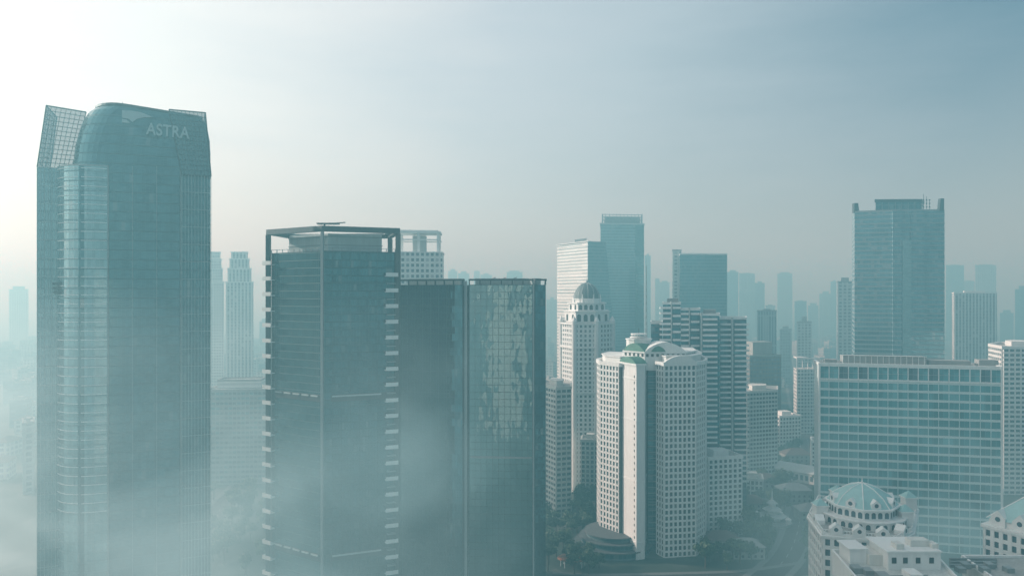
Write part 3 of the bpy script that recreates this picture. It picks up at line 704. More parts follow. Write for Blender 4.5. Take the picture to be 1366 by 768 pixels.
def towerP():
    pts=[W(1140,660),W(1190,650),W(1190,649),W(1232,646),W(1232,648),W(1260,646)]
    pts+= [(pts[-1][0]+18,pts[-1][1]+36),(pts[0][0]+16,pts[0][1]+40)]
    root=thing('office_tower','large blue grey glass tower with raised roof corners and antennas, right side of the skyline','skyscraper',cen(pts)); z=Z(282,650)
    gm_=gl('striped_blue_glass',(.1,.22,.26),2.2,3.9,.06,.34,(.22,.29,.31),var=.35)
    mb=MB(); mb.prism(pts,0,z); mb.build('facade',gm_,root)
    for (i,j) in((0,1),(4,5)):
        u,n,L=edge(pts[i],pts[j])
        for k in range(14,int(z/7.8)): mb=MB(); mb.ob(pts[i],u,n,0,L,-.1,.35,k*7.8,k*7.8+.7); mb.build('floor_band',metal,root)
    u,n,L=edge(pts[2],pts[3])
    for a0,a1,zt_,mt in((0,.3,z,gm_),(.3,.58,z-25,g_side),(.58,1,z,gm_)):
        mb=MB(); mb.ob(pts[2],u,n,L*a0+.02,L*a1-.02,-.1,2.4 if mt is g_side else 1.4,0,zt_); mb.build('glass_bay',mt,root)
    for i,h in((0,Z(270,655)),(5,Z(265,648))):
        x,y=pts[i]; mb=MB(); s=1 if i==0 else -1
        mb.hexa([(x+s*.1-(.3),y,z),(x+s*4.2,y,z),(x+s*4.2,y+4,z),(x-.3,y+4,z),(x-.3,y,h),(x+s*3.2,y,h),(x+s*3.2,y+4,h),(x-.3,y+4,h)]); mb.build('corner_fin',dmetal,root)
    q=[W(1168,664),W(1229,662),W(1232,676),W(1172,678)]
    mb=MB(); mb.prism(q,z,Z(270,664)); o=mb.build('penthouse',g_blue,root)
    mb=MB(); mb.prism(inset(q,-.6),Z(270,664),Z(266,664)); mb.build('roof',dmetal,o)
    for k in range(8):
        mb=MB(); u,n,L=edge(q[0],q[1]); mb.ob(q[0],u,n,k*L/7-.2,k*L/7+.2,0,.4,z,Z(270,664)); mb.build('fin',metal,o)
    for pp,h in((1232,259),(1236,262),(1240,268)):
        x,y=W(pp,656); mb=MB(); mb.bar((x,y,z),(x,y,Z(h,656)),.25)
        for k in range(3): mb.box(x-.5,x+.5,y-.3,y+.3,z+4+k*3,z+5.2+k*3)
        mb.build('antenna',dmetal,root)
    mb=MB(); mb.ring(inset(pts,.1),inset(pts,1),z,z+1.5); mb.build('parapet',metal,root)
towerP()
def slabQ():
    p0=W(1093,452);p1=W(1336,428); u,n,L=edge(p0,p1); dep=20
    pts=[p0,p1,(p1[0]-n[0]*dep,p1[1]-n[1]*dep),(p0[0]-n[0]*dep,p0[1]-n[1]*dep)]
    root=thing('hotel_block','broad turquoise glass slab block with a pale window grid, below the large blue grey tower','office block',cen(pts))
    zt=Z(487,447); zc=zt-9.5
    mb=MB(); mb.prism(pts,0,zt); mb.build('core',corem,root)
    grid=plain('pale_grid',(.6,.71,.71),.6,.15)
    wmb=MB(); wl=[]; punched(wmb,wl,p0,p1,0,zc,5.4,5.2,.34,1.35,.3)
    for i in(1,3):
        a,b=pts[i],pts[(i+1)%4]; uu,nn,LL=edge(a,b); wmb.ob(a,uu,nn,0,LL,-.2,.3,0,zt)
    wmb.build('wall_grid',grid,root)
    flush(root,wl,wing2,plain('blue_grey_frame',(.2,.32,.34),.5,.2),alts=(wing3,wing2))
    wm=MB(); w2=[]; punched(wm,w2,p0,p1,zc+1,zt-.5,5.4,8.6,.45,.9,.6); wm.build('crown_grid',white,root)
    flush(root,w2,wing,metal,'crown_window',alts=(wing2,wing2,wing3))
    mb=MB(); mb.prism(inset(pts,.2),zt,zt+.3); mb.build('roof',rooft,root)
    mb=MB(); mb.ring(inset(pts,-.6),inset(pts,.5),zt-.4,zt+1.2); mb.build('parapet',white,root)
    def rb(a0,a1,d0,d1,h,m,nm='plant_room'):
        mb=MB(); mb.ob(p0,u,n,a0,a1,-d1,-d0,zt+.3,zt+h); mb.build(nm,m,root)
    rb(14,60,6,15,5.2,conc); rb(62,84,8,16,3.2,conc); rb(88,98,7,15,4,conc); rb(4,11,7,14,2.6,conc)
    mb=MB()
    for k in range(15): mb.ob(p0,u,n,14+k*3.2,14.3+k*3.2,-6,-5.6,zt+.3,zt+5.6)
    mb.ob(p0,u,n,14,60,-6,-5.5,zt+5.2,zt+5.6); mb.build('roof_screen',white,root)
    mb=MB(); mb.ob(p0,u,n,-.6,.5,-.2,.9,0,zt+1); mb.build('edge_fin',white,root)
    mb=MB(); mb.ob(p0,u,n,L-.5,L+.6,-.2,.9,0,zt+1); mb.build('edge_fin',white,root)
slabQ()
wbuild('apartment_block','white terraced apartment block at the right edge with stepped balconies','apartment block',[W(1320,590),W(1338,562),W(1400,560),W(1400,590),W(1334,612)],Z(464,562),(0,1),4,3.5,.8,1.6,1.0,glass=wing)
simple('office_tower','pale tower with strong vertical piers behind the broad slab block','skyscraper',rect(1273,1000,1330,1000,35,.5),Z(391,1000),fw_vert,True,None,white,.5,3)
simple('office_tower','slim white and grey tower immediately left of the large blue grey tower','skyscraper',rect(1117,1000,1138,1000,25,.4),Z(376,1000),fw_far[2],True,None,conc,.5,6)
wbuild('hotel_block','cream banded block half hidden behind the wide twin-winged glass tower','apartment block',[W(722,520),W(742,500),W(762,504),W(762,530),W(727,545)],Z(518,502),(0,1),3.4,3.5,.8,1.6,wall=cream,pent=True)
wbuild('apartment_block','low white block with square windows between the domed tower and the arched-roof tower','apartment block',rect(775,545,799,543,16),Z(588,545),(0,),3,3.3,1.2,1.2,wall=cream,cap=60)
# left side buildings
wbuild('office_block','grey banded office block in mist between the tallest skyscraper and the framed-crown tower','office block',rect(276,590,372,596,30),Z(522,590),(0,1),3.2,3.9,.5,1.9,wall=conc,core=corem,pent=False,glass=wing2)
simple('office_block','upper setback block standing on the grey banded office roof behind the mist','office block',rect(290,606,348,610,18),Z(508,606),fw_band,False)
def stepped(a,b,D,py,label,mat):
    w=b-a; root=thing('apartment_tower',label,'apartment tower',W((a+b)/2,D+12))
    lev=[(0,py+40,0),(.07,py+22,1.5),(.14,py+9,3),(.2,py,4.5)]
    zlo=0
    for k,(f,y,d) in enumerate(lev):
        pts=[W(a+w*f,D+d),W(b-w*f,D+d),W(b-w*f,D+26-d),W(a+w*f,D+26-d)]; zt=Z(y,D)
        mb=MB(); mb.prism(pts,zlo,zt); mb.build('facade' if k==0 else 'setback_stage',mat,root)
        mb=MB(); mb.ring(inset(pts,-.5),inset(pts,.5),zt-.8,zt+.6); mb.build('parapet',white,root); zlo=zt
stepped(301,338,940,336,'pale stepped art deco tower rising right of the tallest skyscraper',fw_vert)
stepped(274,299,1000,336,'faint pale tower tucked against the right edge of the tallest skyscraper',fw_white)
far=[(12,38,386,1500,2,'faint tower at the far left edge of the skyline'),(-6,10,470,1500,0,'faint low tower cut by the left edge of the view'),
(30,46,566,560,2,'pale mid-rise sliver against the left edge of the tallest skyscraper'),
(346,358,430,1300,0,'hazy block glimpsed between the stepped towers and the framed-crown tower'),
(598,610,362,2300,0,'tiny hazy tower above the twin-winged tower, leftmost there'),(611,626,365,2400,1,'second tiny hazy tower above the twin-winged tower'),
(632,640,362,2500,2,'thin hazy tower at the middle of the far skyline above the twin-winged tower'),(641,656,367,2300,0,'wider hazy block above the twin-winged tower'),(676,697,363,2300,1,'hazy block above the right wing of the twin-winged tower'),
(729,744,400,1900,0,'hazy tower seen just left of the domed tower'),
(860,868,341,1500,1,'hazy slim blue tower touching the tall lattice-crowned tower'),(874,880,372,1700,0,'hazy tower right of the radio mast'),(880,893,377,1650,3,'hazy ribbed tower between the mast and the dark blue tower'),
(970,985,363,1500,1,'hazy glass tower right beside the dark blue flat-roofed tower'),(986,1007,365,1650,3,'hazy ribbed tower, second right of the dark blue tower'),(1007,1020,378,1500,0,'hazy grey block, third right of the dark blue tower'),
(1021,1034,408,1350,2,'small pale hazy block below the far skyline at centre right'),(1037,1057,365,1900,0,'lone hazy tower midway between dark blue and large blue grey towers'),(1060,1076,402,1500,1,'low hazy block right of the lone hazy tower'),
(1078,1092,408,1700,0,'faint low block before the slim white and grey tower'),(1093,1110,392,1800,3,'faint ribbed block left of the slim white and grey tower'),(1108,1118,376,1800,1,'faint thin tower left of the slim white and grey tower'),
(1262,1286,354,1700,1,'hazy tower touching the right side of the large blue grey tower'),(1301,1329,354,1600,2,'hazy flat-topped tower above the vertical-piered tower'),(1334,1352,418,1400,0,'hazy low block near the right edge'),(1354,1372,386,1300,1,'hazy dark tower at the right edge'),
(1286,1300,375,2100,0,'faint tower in the gap between the two right hazy towers'),(947,957,400,1500,0,'faint tower behind the stepped balcony tower'),
(1010,1036,415,1000,3,'grey ribbed mid-rise above the brown office block'),(1063,1083,430,1150,2,'pale mid-rise behind the curved white block'),(1040,1056,440,1250,0,'low grey block left of the curved white block')]
for k,(a,b,py,D,m,l) in enumerate(far):
    if D>=1300: D=min(2620,D*1.4)
    sl=((a+b)/2-683)/1000
    simple('distant_tower',l,'tower',rect(a,D,b,D+6,22,sl),Z(py,D),fw_far[m],True,'hazy towers of the far skyline',None,.3+.35*random.random(),random.choice((3,6,9)))
# pale tower behind the viewpoint, seen only as a broken reflection in the twin-winged tower
simple('office_tower','pale tower seen only as a broken reflection in the twin-winged glass tower','skyscraper',[(-46,-54),(-80,-74),(-74,-87),(-40,-67)],164,facade_mat('reflected_white_facade',(.8,.8,.76),(.04,.06,.07),5.5,4.6,.4,.45,.3,.3),True,None,white)
lowm=[fw_far[0],fw_far[2],fw_far[1]]; lowmesh=[]
for k in range(8):
    w=random.uniform(14,30);d=random.uniform(12,26);h=random.uniform(9,34)
    mb=MB(); P=[(-w/2,-d/2),(w/2,-d/2),(w/2,d/2),(-w/2,d/2)]; mb.prism(P,0,h)
    o=mb.build('t',lowm[k%3])
    m2=MB()
    if h<16: m2.prism(inset(P,-.8),h,h+4,inset(P,d*.35))
    else: m2.ring(inset(P,-.3),inset(P,.5),h-.3,h+1); m2.box(-w*.2,w*.2,-d*.2,d*.2,h,h+3)
    o2=m2.build('r',redtile if h<16 else conc); lowmesh.append((o.data,o2.data)); bpy.data.objects.remove(o); bpy.data.objects.remove(o2)
placed=[]
def nearroad(x,y,m):
    for r in roads:
        for i in range(len(r)-1):
            a=Vector(r[i]);b=Vector(r[i+1]);p=Vector((x,y)); t=max(0,min(1,(p-a).dot(b-a)/(b-a).length_squared))
            if (a+(b-a)*t-p).length<m: return True
    return False
foots=[(o.location.x,o.location.y) for o in COL.objects if o.parent is None and o.type=='EMPTY']
def lowblock(px,D,k=None):
    x,y=W(px,D)
    if nearroad(x,y,22) or any(math.dist((x,y),q)<30 for q in placed) or any(math.dist((x,y),q)<38 for q in foots): return
    placed.append((x,y)); a,b=random.choice(lowmesh) if k is None else lowmesh[k]
    r=thing('low_block','low building of the hazy city carpet between the towers','low building',(x,y),'low buildings between the towers'); r.rotation_euler=(0,0,random.uniform(-.5,.5))
    for nm,me in(('walls',a),('roof',b)): o=bpy.data.objects.new(nm,me); COL.objects.link(o); o.parent=r
for i in range(520):
    if len(placed)>=190: break
    D=random.uniform(600,2200); lowblock(random.choice((random.uniform(0,50),random.uniform(280,360),random.uniform(720,1366),random.uniform(940,1120),random.uniform(940,1120))),D)
# ================================================================ bottom-right ornate buildings
def gablet(mb,p,u,n,a,w,d0,d1,z0,z1,z2):
    P=lambda x,d,z:(p[0]+u[0]*x+n[0]*d,p[1]+u[1]*x+n[1]*d,z)
    f=[P(a-w,d1,z0),P(a+w,d1,z0),P(a+w,d1,z1),P(a,d1,z2),P(a-w,d1,z1)]; b=[P(a-w,d0,z0),P(a+w,d0,z0),P(a+w,d0,z1),P(a,d0,z2),P(a-w,d0,z1)]
    mb.face(f); mb.face(b[::-1])
    for k in range(5): mb.face([f[k],b[k],b[(k+1)%5],f[(k+1)%5]])
def ornate():
    pts=[W(1080,324),W(1098,300),W(1196,292),W(1216,302),W(1222,335),W(1092,350)]
    zt=Z(712,303); root=thing('ornate_building','white ornate building with arched windows and an octagonal ribbed teal roof','building',cen(pts))
    mb=MB(); mb.prism(pts,0,zt); mb.build('core',corem,root)
    wmb=MB();wl=[]
    for i in(0,1,2): punched(wmb,wl,pts[i],pts[i+1],0,zt,3.4,4,1.5,1.5,.55)
    for i in(3,4,5): u,n,L=edge(pts[i],pts[(i+1)%6]); wmb.ob(pts[i],u,n,0,L,-.2,.3,0,zt)
    wmb.build('wall',white,root); flush(root,wl,wing,dmetal)
    mb=MB(); mb.prism(inset(pts,-1.2),zt,zt+.8); mb.prism(inset(pts,-.6),zt+.8,zt+1.6); mb.build('cornice',white,root)
    mb=MB(); mb.prism(inset(pts,1),zt+1.6,zt+1.9); mb.build('roof_deck',rooft,root)
    mb=MB(); o=inset(pts,-.3)
    mb.ring(o,inset(pts,.1),zt+2.9,zt+3.1)
    for i in range(6):
        u,n,L=edge(o[i],o[(i+1)%6]); k=int(L/1.1)
        for s in range(k+1): mb.ob(o[i],u,n,s*L/k-.12,s*L/k+.12,-.3,-.06,zt+1.6,zt+2.9)
    mb.build('balustrade',white,root)
    for i,fr in((0,(.5,)),(1,(.18,.5,.82)),(2,(.5,))):
        u,n,L=edge(pts[i],pts[i+1])
        for f in fr:
            mb=MB(); gablet(mb,pts[i],u,n,L*f,2.4,-3,.75,zt+1.62,zt+3.6,zt+5.6); g=mb.build('gable',white,root)
            P=lambda aa,zz:(pts[i][0]+u[0]*aa+n[0]*.8,pts[i][1]+u[1]*aa+n[1]*.8,zz)
            mb=MB(); mb.face([P(L*f+.8*math.cos(t),zt+3.4+.8*math.sin(t)) for t in [2*math.pi*k/12 for k in range(12)]]); mb.build('round_window',wing,g,recalc=False)
    c=W(1150,317); oc=ngon(c[0],c[1],14,8,.39)
    z=zt+1.9
    ot=ngon(c[0],c[1],17,16,.2); mb=MB(); mb.prism(ot,z,z+3.0); tr_=mb.build('terrace_storey',white,root)
    mb=MB(); mb.prism(inset(ot,-.6),z+3.0,z+3.5); mb.build('cornice',white,tr_)
    for i in range(16):
        u,n,L=edge(ot[i],ot[(i+1)%16])
        if n[1]>.2: continue
        for a in(L*.28,L*.72):
            m=MB(); w=.85; P=lambda aa,zz:(ot[i][0]+u[0]*aa+n[0]*.08,ot[i][1]+u[1]*aa+n[1]*.08,zz)
            m.face([P(a-w,z+.3),P(a+w,z+.3)]+[P(a+w*math.cos(t),z+1.6+w*math.sin(t)) for t in [math.pi*k/8 for k in range(9)]]); m.build('arched_window',wing,tr_,recalc=False)
    zd=z+7.0; mb=MB(); mb.prism(oc,z+3.5,zd); dr=mb.build('attic_storey',white,root)
    for i in range(8):
        u,n,L=edge(oc[i],oc[(i+1)%8])
        if n[1]>.3: continue
        for s in range(4):
            a=L*(s+.5)/4; m=MB(); w=.85; P=lambda aa,zz:(oc[i][0]+u[0]*aa+n[0]*.1,oc[i][1]+u[1]*aa+n[1]*.1,zz)
            m.face([P(a-w,z+3.9),P(a+w,z+3.9)]+[P(a+w*math.cos(t),zd-1.3+w*.8*math.sin(t)) for t in [math.pi*k/8 for k in range(9)]]); m.build('arched_window',wing,dr,recalc=False)
    mb=MB(); mb.prism(inset(oc,-.9),zd,zd+.6); mb.build('cornice',white,root)
    prof=[(13.9,zd+.6),(10.6,zd+4.2),(6.0,zd+6.8),(.5,zd+8.4)]
    mb=MB()
    for k in range(3): mb.prism(ngon(*c,prof[k][0],8,.39),prof[k][1],prof[k+1][1],ngon(*c,prof[k+1][0],8,.39),caps=(k==2))
    rf=mb.build('octagonal_roof',tealr,root)
    for i in range(8):
        mb=MB(); a=.39+2*math.pi*i/8
        for k in range(3): mb.bar((c[0]+prof[k][0]*math.cos(a),c[1]+prof[k][0]*math.sin(a),prof[k][1]),(c[0]+prof[k+1][0]*math.cos(a),c[1]+prof[k+1][0]*math.sin(a),prof[k+1][1]),.22)
        mb.build('roof_rib',white,rf)
    mb=MB(); mb.bar((*c,zd+8.2),(*c,zd+11),.4,6,.08); mb.build('finial',white,root)
    for i in range(8):
        p,q=oc[i],oc[(i+1)%8]; u,n,L=edge(p,q)
        if n[1]>.4: continue
        mb=MB(); gablet(mb,p,u,n,L/2,1.9,-4,-.2,zd+.6,zd+2.6,zd+4.3); d=mb.build('dormer',white,root)
        P=lambda aa,dd,zz:(p[0]+u[0]*aa+n[0]*dd,p[1]+u[1]*aa+n[1]*dd,zz); a=L/2
        mb=MB(); mb.face([P(a+.85*math.cos(t),-.15,zd+2.1+.85*math.sin(t)) for t in [2*math.pi*k/12 for k in range(12)]]); mb.build('round_window',wing,d,recalc=False)
    for (px,D) in((1094,318),(1207,309),(1117,340),(1212,330)):
        x,y=W(px,D); s=[(x-2.4,y-2.4),(x+2.4,y-2.4),(x+2.4,y+2.4),(x-2.4,y+2.4)]
        mb=MB(); mb.prism(s,z,z+5.6); mb.prism(inset(s,-.5),z+5.6,z+6.1); pv=mb.build('pavilion',white,root)
        mb=MB(); mb.prism(inset(s,-.3),z+6.1,z+8.4,inset(s,2.1)); mb.build('pyramid_roof',tealr,pv)
ornate()
def rooftop():
    pts=[(X(1124,262)-6,205),(X(1262,256)-10,203),(X(1262,256)+8,278),(X(1124,262)+4,280)]
    zt=Z(752,268)
    root=thing('flat_roof_building','pale flat-roofed building with pipes, ducts and a plant room, in the bottom right foreground','building',cen(pts))
    mb=MB(); mb.prism(pts,0,zt); mb.build('wall',white,root)
    mb=MB(); mb.prism(inset(pts,.6),zt,zt+.2); mb.build('roof',plain('worn_roof',(.66,.69,.67),.9,.4,.3,False),root)
    parapet(root,pts,zt,white,1.3,.5,.2)
    bx=lambda nm,px0,px1,D0,D1,h,m,z0=.2:(lambda q:(q.box(X(px0,D0),X(px1,D0),D0,D1,zt+z0,zt+h),q.build(nm,m,root)))(MB())
    bx('plant_room',1185,1255,262,276,6.5,white); bx('plant_room',1160,1184,266,276,4,cream); bx('roof_slab',1183,1257,261,277,7,white,6.52)
    bx('plant_room',1134,1156,268,277,5.2,white); bx('roof_slab',1132,1158,267.5,277.4,5.7,white,5.22)
    bx('air_handler',1140,1152,258,262,2.2,metal); bx('air_handler',1155,1167,256,260,2.0,metal); bx('air_handler',1176,1190,250,255,2.4,metal)
    bx('water_tank',1215,1232,250,256,3.0,white); bx('air_handler',1200,1210,248,252,1.8,metal)
    for k in range(5):
        mb=MB(); y=244+k*2.6; mb.bar((X(1135,y),y,zt+.8),(X(1240,y),y+1,zt+.8),.22,6); mb.build('pipe',metal,root)
    for a,b,y,h in((1196,1206,263,8.2),(1215,1240,266,8.6),(1244,1252,264,7.9)):
        mb=MB(); mb.box(X(a,y),X(b,y),y,y+4,zt+7.02,zt+h+.6); mb.build('roof_unit',cream,root)
    for px in(1190,1205,1222,1240): mb=MB(); mb.box(X(px,261.8),X(px+6,261.8),261.85,262.1,zt+2.5,zt+4.5); mb.build('louvre',dmetal,root)
rooftop()
def lowroof():
    pts=[(X(1262,262)+9,215),(X(1400,262),215),(X(1420,270),280),(X(1262,280)+6,280)]; zt=Z(754,272)
    root=thing('flat_roof_building','low grey flat roof between the pale roof with pipes and the white gabled building','building',cen(pts))
    mb=MB(); mb.prism(pts,0,zt); mb.build('wall',cream,root); mb=MB(); mb.prism(inset(pts,.6),zt,zt+.2); mb.build('roof',rooft,root); parapet(root,pts,zt,white,1.1)
    for k in range(5):
        mb=MB(); x=X(1275+k*16,266); mb.box(x,x+2.6,264+k%2*4,267+k%2*4,zt+.2,zt+1.9); mb.build('air_conditioner',metal,root)
    mb=MB(); mb.prism(ngon(X(1290,255),255,.9,14),zt+.2,zt+2.4); mb.build('vent_pipe',white,root)
    for k in range(3):
        mb=MB(); y=269.5+k*3.2; mb.box(X(1268,y),X(1330,y),y,y+.8,zt+.2,zt+1.3); mb.build('duct',metal,root)
lowroof()
def gable():
    pts=rect(1313,304,1410,282,26); zt=Z(706,300)
    root=thing('ornate_building','white building with arched windows and peaked teal roof at the bottom right corner','building',cen(pts))
    mb=MB(); mb.prism(pts,0,zt); mb.build('core',corem,root); wmb=MB();wl=[]
    punched(wmb,wl,pts[0],pts[1],0,zt,3.3,4,1.5,1.5,.55); punched(wmb,wl,pts[3],pts[0],0,zt,3.3,4,1.5,1.5,.55)
    wmb.build('wall',white,root); flush(root,wl,wing,dmetal)
    mb=MB(); mb.prism(inset(pts,-1),zt,zt+1.2); mb.build('cornice',white,root)
    s=inset(pts,1.2); mb=MB(); mb.prism(s,zt+1.2,zt+3.8); mb.build('attic_storey',white,root)
    u,n,L=edge(s[0],s[1]); W2=math.dist(s[1],s[2]); P=lambda x,d,z:(s[0][0]+u[0]*x+n[0]*d,s[0][1]+u[1]*x+n[1]*d,z)
    e=[P(-.7,.7,zt+3.82),P(L+.7,.7,zt+3.82),P(L+.7,-W2-.7,zt+3.82),P(-.7,-W2-.7,zt+3.82)]; r0=P(W2*.42,-W2/2,zt+14); r1=P(L-W2*.42,-W2/2,zt+14)
    mb=MB(); mb.face([e[0],e[1],r1,r0]); mb.face([e[2],e[3],r0,r1]); mb.face([e[1],e[2],r1]); mb.face([e[3],e[0],r0]); mb.face(e[::-1]); rf=mb.build('roof',tealr,root)
    for a,b in((r0,r1),(e[0],r0),(e[3],r0)): mb=MB(); mb.bar(a,b,.28); mb.build('roof_rib',white,rf)
    for f in(.16,.5):
        aa=L*f; w=2.7
        mb=MB(); gablet(mb,s[0],u,n,aa,w,-5,1.0,zt+1.25,zt+4.8,zt+7.8); g=mb.build('gable',white,root)
        mb=MB(); mb.face([P(aa+1.0*math.cos(t),1.05,zt+4.2+1.0*math.sin(t)) for t in [2*math.pi*k/12 for k in range(12)]]); mb.build('round_window',wing,g,recalc=False)
gable()
# ================================================================ small things on the ground
def pavilion():
    x,y=W(1030,492); root=thing('monument_hall','small tiered hall with upswept roofs and a pale spire among trees','hall',(x,y))
    mb=MB(); mb.prism(ngon(x,y,13,8,.39),0,1.5); mb.prism(ngon(x,y,11,8,.39),1.5,2.4); mb.build('stepped_base',conc,root)
    z=2.4
    for r in(8,5.4,3.2):
        mb=MB(); mb.prism(ngon(x,y,r*.78,8,.39),z,z+2.6); mb.build('wall',white,root)
        mb=MB(); mb.prism(ngon(x,y,r*1.2,8,.39),z+2.6,z+4.3,ngon(x,y,r*.55,8,.39)); mb.build('roof',palec,root); z+=4.0
    mb=MB(); mb.bar((x,y,z),(x,y,z+8),.8,8,.06); mb.build('spire',white,root)
    for s in range(4):
        a=s*math.pi/2+.78; mb=MB(); px,py=x+11*math.cos(a),y+11*math.sin(a); mb.prism(ngon(px,py,1.6,6),1.5,4.4); mb.prism(ngon(px,py,2.3,6),4.4,6,ngon(px,py,.2,6)); mb.build('corner_kiosk',white,root)
pavilion()
x,y=W(764,414); root=thing('canopy','orange oval canopy on short columns at the bottom centre','canopy',(x,y))
mb=MB(); mb.prism(ngon(x,y,8.5,28,0,6),4.2,4.8); mb.prism(ngon(x,y,7.6,28,0,5.2),4.8,5.3); mb.build('roof',orange,root)
for i in range(8):
    a=i*math.pi/4; mb=MB(); mb.bar((x+6.6*math.cos(a),y+4.6*math.sin(a),0),(x+6.6*math.cos(a),y+4.6*math.sin(a),4.2),.25,8); mb.build('column',white,root)
fl=smooth([W(1338,720),W(1342,640),W(1352,600),W(1380,575),W(1440,560)],7)
root=thing('flyover','curving elevated road at the right edge behind the broad slab block','flyover',fl[10])
mb=MB(); strip(mb,fl,-7,7,6.8,8); mb.build('deck',conc,root)
mb=MB(); strip(mb,fl,-7.25,-6.9,7.6,9); mb.build('barrier',white,root)
mb=MB(); strip(mb,fl,6.9,7.25,7.6,9); mb.build('barrier',white,root)
mb=MB(); strip(mb,fl,-6.8,6.8,8.01); mb.build('carriageway',asph,root,recalc=False)
for i in range(2,len(fl),4):
    mb=MB(); mb.prism(ngon(*fl[i],1.1,10),0,6.8); mb.build('pier',conc,root)
def house(px,D,w,d,h,roofm,label):
    x,y=W(px,D); root=thing('low_house',label,'house',(x,y)); P=[(x-w/2,y-d/2),(x+w/2,y-d/2),(x+w/2,y+d/2),(x-w/2,y+d/2)]
    mb=MB(); mb.prism(P,0,h); mb.build('wall',beige,root)
    m2=MB(); t=min(w,d)*.48; m2.prism(inset(P,-.8),h,h+t*.6,inset(P,t)); m2.build('roof',roofm,root)
    for k in range(max(2,int(w/3.5))):
        a=(x-w/2)+w*(k+.5)/max(2,int(w/3.5))
        for fl_ in range(int(h/3.2)):
            mb=MB(); mb.box(a-.7,a+.7,y-d/2-.06,y-d/2+.1,fl_*3.2+1,fl_*3.2+2.5); mb.build('window',wing,root)
for (px,D,w,d,h,m,l) in((960,442,22,14,7,redtile,'dark tile roofed house below the pale mid-rise block'),(995,430,18,12,7,conc,'grey roofed house left of the avenue, nearest the bottom edge'),(1000,520,20,14,7,redtile,'dark tile roofed house left of the tiered hall'),
   (1058,545,22,14,9,conc,'grey roofed long house behind the tiered hall'),(1020,585,18,12,7,redtile,'dark tile roofed house in trees below the cream slab block'),(1062,660,24,16,10,redtile,'dark tile roofed house under the curved white block'),(1078,500,14,14,7,conc,'small grey roofed house beside the broad slab block')):
    house(px,D,w,d,h,m,l)
# ---------------------------------------------------------------- trees
fol,t,p=newmat('foliage'); co=t.n('ShaderNodeTexCoord').outputs['Object']
n1=t.noise(co,.45,3,.6); oi=t.n('ShaderNodeObjectInfo').outputs['Random']
c=t.ramp(t.m('ADD',t.m('MULTIPLY',n1,.8),t.m('MULTIPLY',oi,.25)),[(.3,(.018,.045,.028)),(.5,(.04,.08,.045)),(.75,(.075,.12,.06))])
t.put(p.inputs['Base Color'],c); p.inputs['Roughness'].default_value=.7
bark=plain('bark',(.1,.08,.06),.9,.3)
protos=[]
for k in range(4):
    rd=random.Random(20+k); H=rd.uniform(9,13)
    tm=MB(); tm.bar((0,0,0),(0,0,H*.5),.38,7,.22)
    cl=[]
    for i in range(7):
        a=rd.uniform(0,6.28); r=rd.uniform(1.2,3.8); e=(r*math.cos(a),r*math.sin(a),H*rd.uniform(.5,.85)); tm.bar((0,0,H*rd.uniform(.3,.48)),e,.16,5,.05); cl.append((e,rd.uniform(1.5,2.7)))
    cl.append(((0,0,H*.85),2.4))
    cm=MB()
    for i in range(620):
        (cx,cy,cz),r=rd.choice(cl); v=Vector((rd.gauss(0,1),rd.gauss(0,1),rd.gauss(0,.75))).normalized()*r*rd.uniform(.55,1.08)
        c0=Vector((cx,cy,cz))+v; nrm=(v.normalized()+Vector((rd.uniform(-.6,.6),rd.uniform(-.6,.6),rd.uniform(-.2,.8)))).normalized(); a=nrm.orthogonal().normalized(); b=nrm.cross(a); s=rd.uniform(.3,.62)
        cm.face([c0-a*s-b*s*.5,c0+a*s*.2-b*s,c0+a*s+b*s*.4,c0-a*s*.3+b*s])
    ot=tm.build('trunk',bark); oc=cm.build('crown',fol,recalc=False); protos.append((ot.data,oc.data)); bpy.data.objects.remove(ot); bpy.data.objects.remove(oc)
tp=[]
blockers=[]
for o in list(COL.objects):
    if o.type=='MESH' and o.parent is not None and o.name.split('.')[0] in('core','facade','wall','walls','podium_storey','stepped_base'):
        l=wloc(o); xs=[v.co.x+l.x for v in o.data.vertices]; ys=[v.co.y+l.y for v in o.data.vertices]
        if min(v.co.z+l.z for v in o.data.vertices)<5: blockers.append((min(xs),max(xs),min(ys),max(ys)))
def tree(px,D,label,group,s=1):
    x,y=W(px,D)
    if nearroad(x,y,8.5) or any(math.dist((x,y),q)<5.5 for q in tp): return
    for o in blockers:
        if o[0]-2<x<o[1]+2 and o[2]-2<y<o[3]+2: return
    tp.append((x,y)); r=thing('broadleaf_tree',label,'tree',(x,y),group); r.rotation_euler=(0,0,random.uniform(0,6.28)); q=s*random.uniform(.75,1.3); r.scale=(q,q,q*random.uniform(.85,1.1))
    for nm,me in zip(('trunk','crown'),random.choice(protos)): o=bpy.data.objects.new(nm,me); COL.objects.link(o); o.parent=r
for i in range(1200):
    if len(tp)>=190: break
    tree(random.uniform(940,1095),400+500*random.random()**1.4,'dark broadleaf tree among the roofs and avenue at the centre right','trees around the avenue at centre right')
k0=len(tp)
for i in range(300):
    if len(tp)>=k0+35: break
    tree(random.uniform(725,800),random.uniform(398,540),'dark broadleaf tree by the round podium and orange canopy','trees around the round podium',1)
k0=len(tp)
for i in range(200):
    if len(tp)>=k0+30: break
    tree(random.uniform(283,352),random.uniform(400,570),'misty broadleaf tree in the gap beside the framed-crown tower','trees in the misty gap between the left towers')
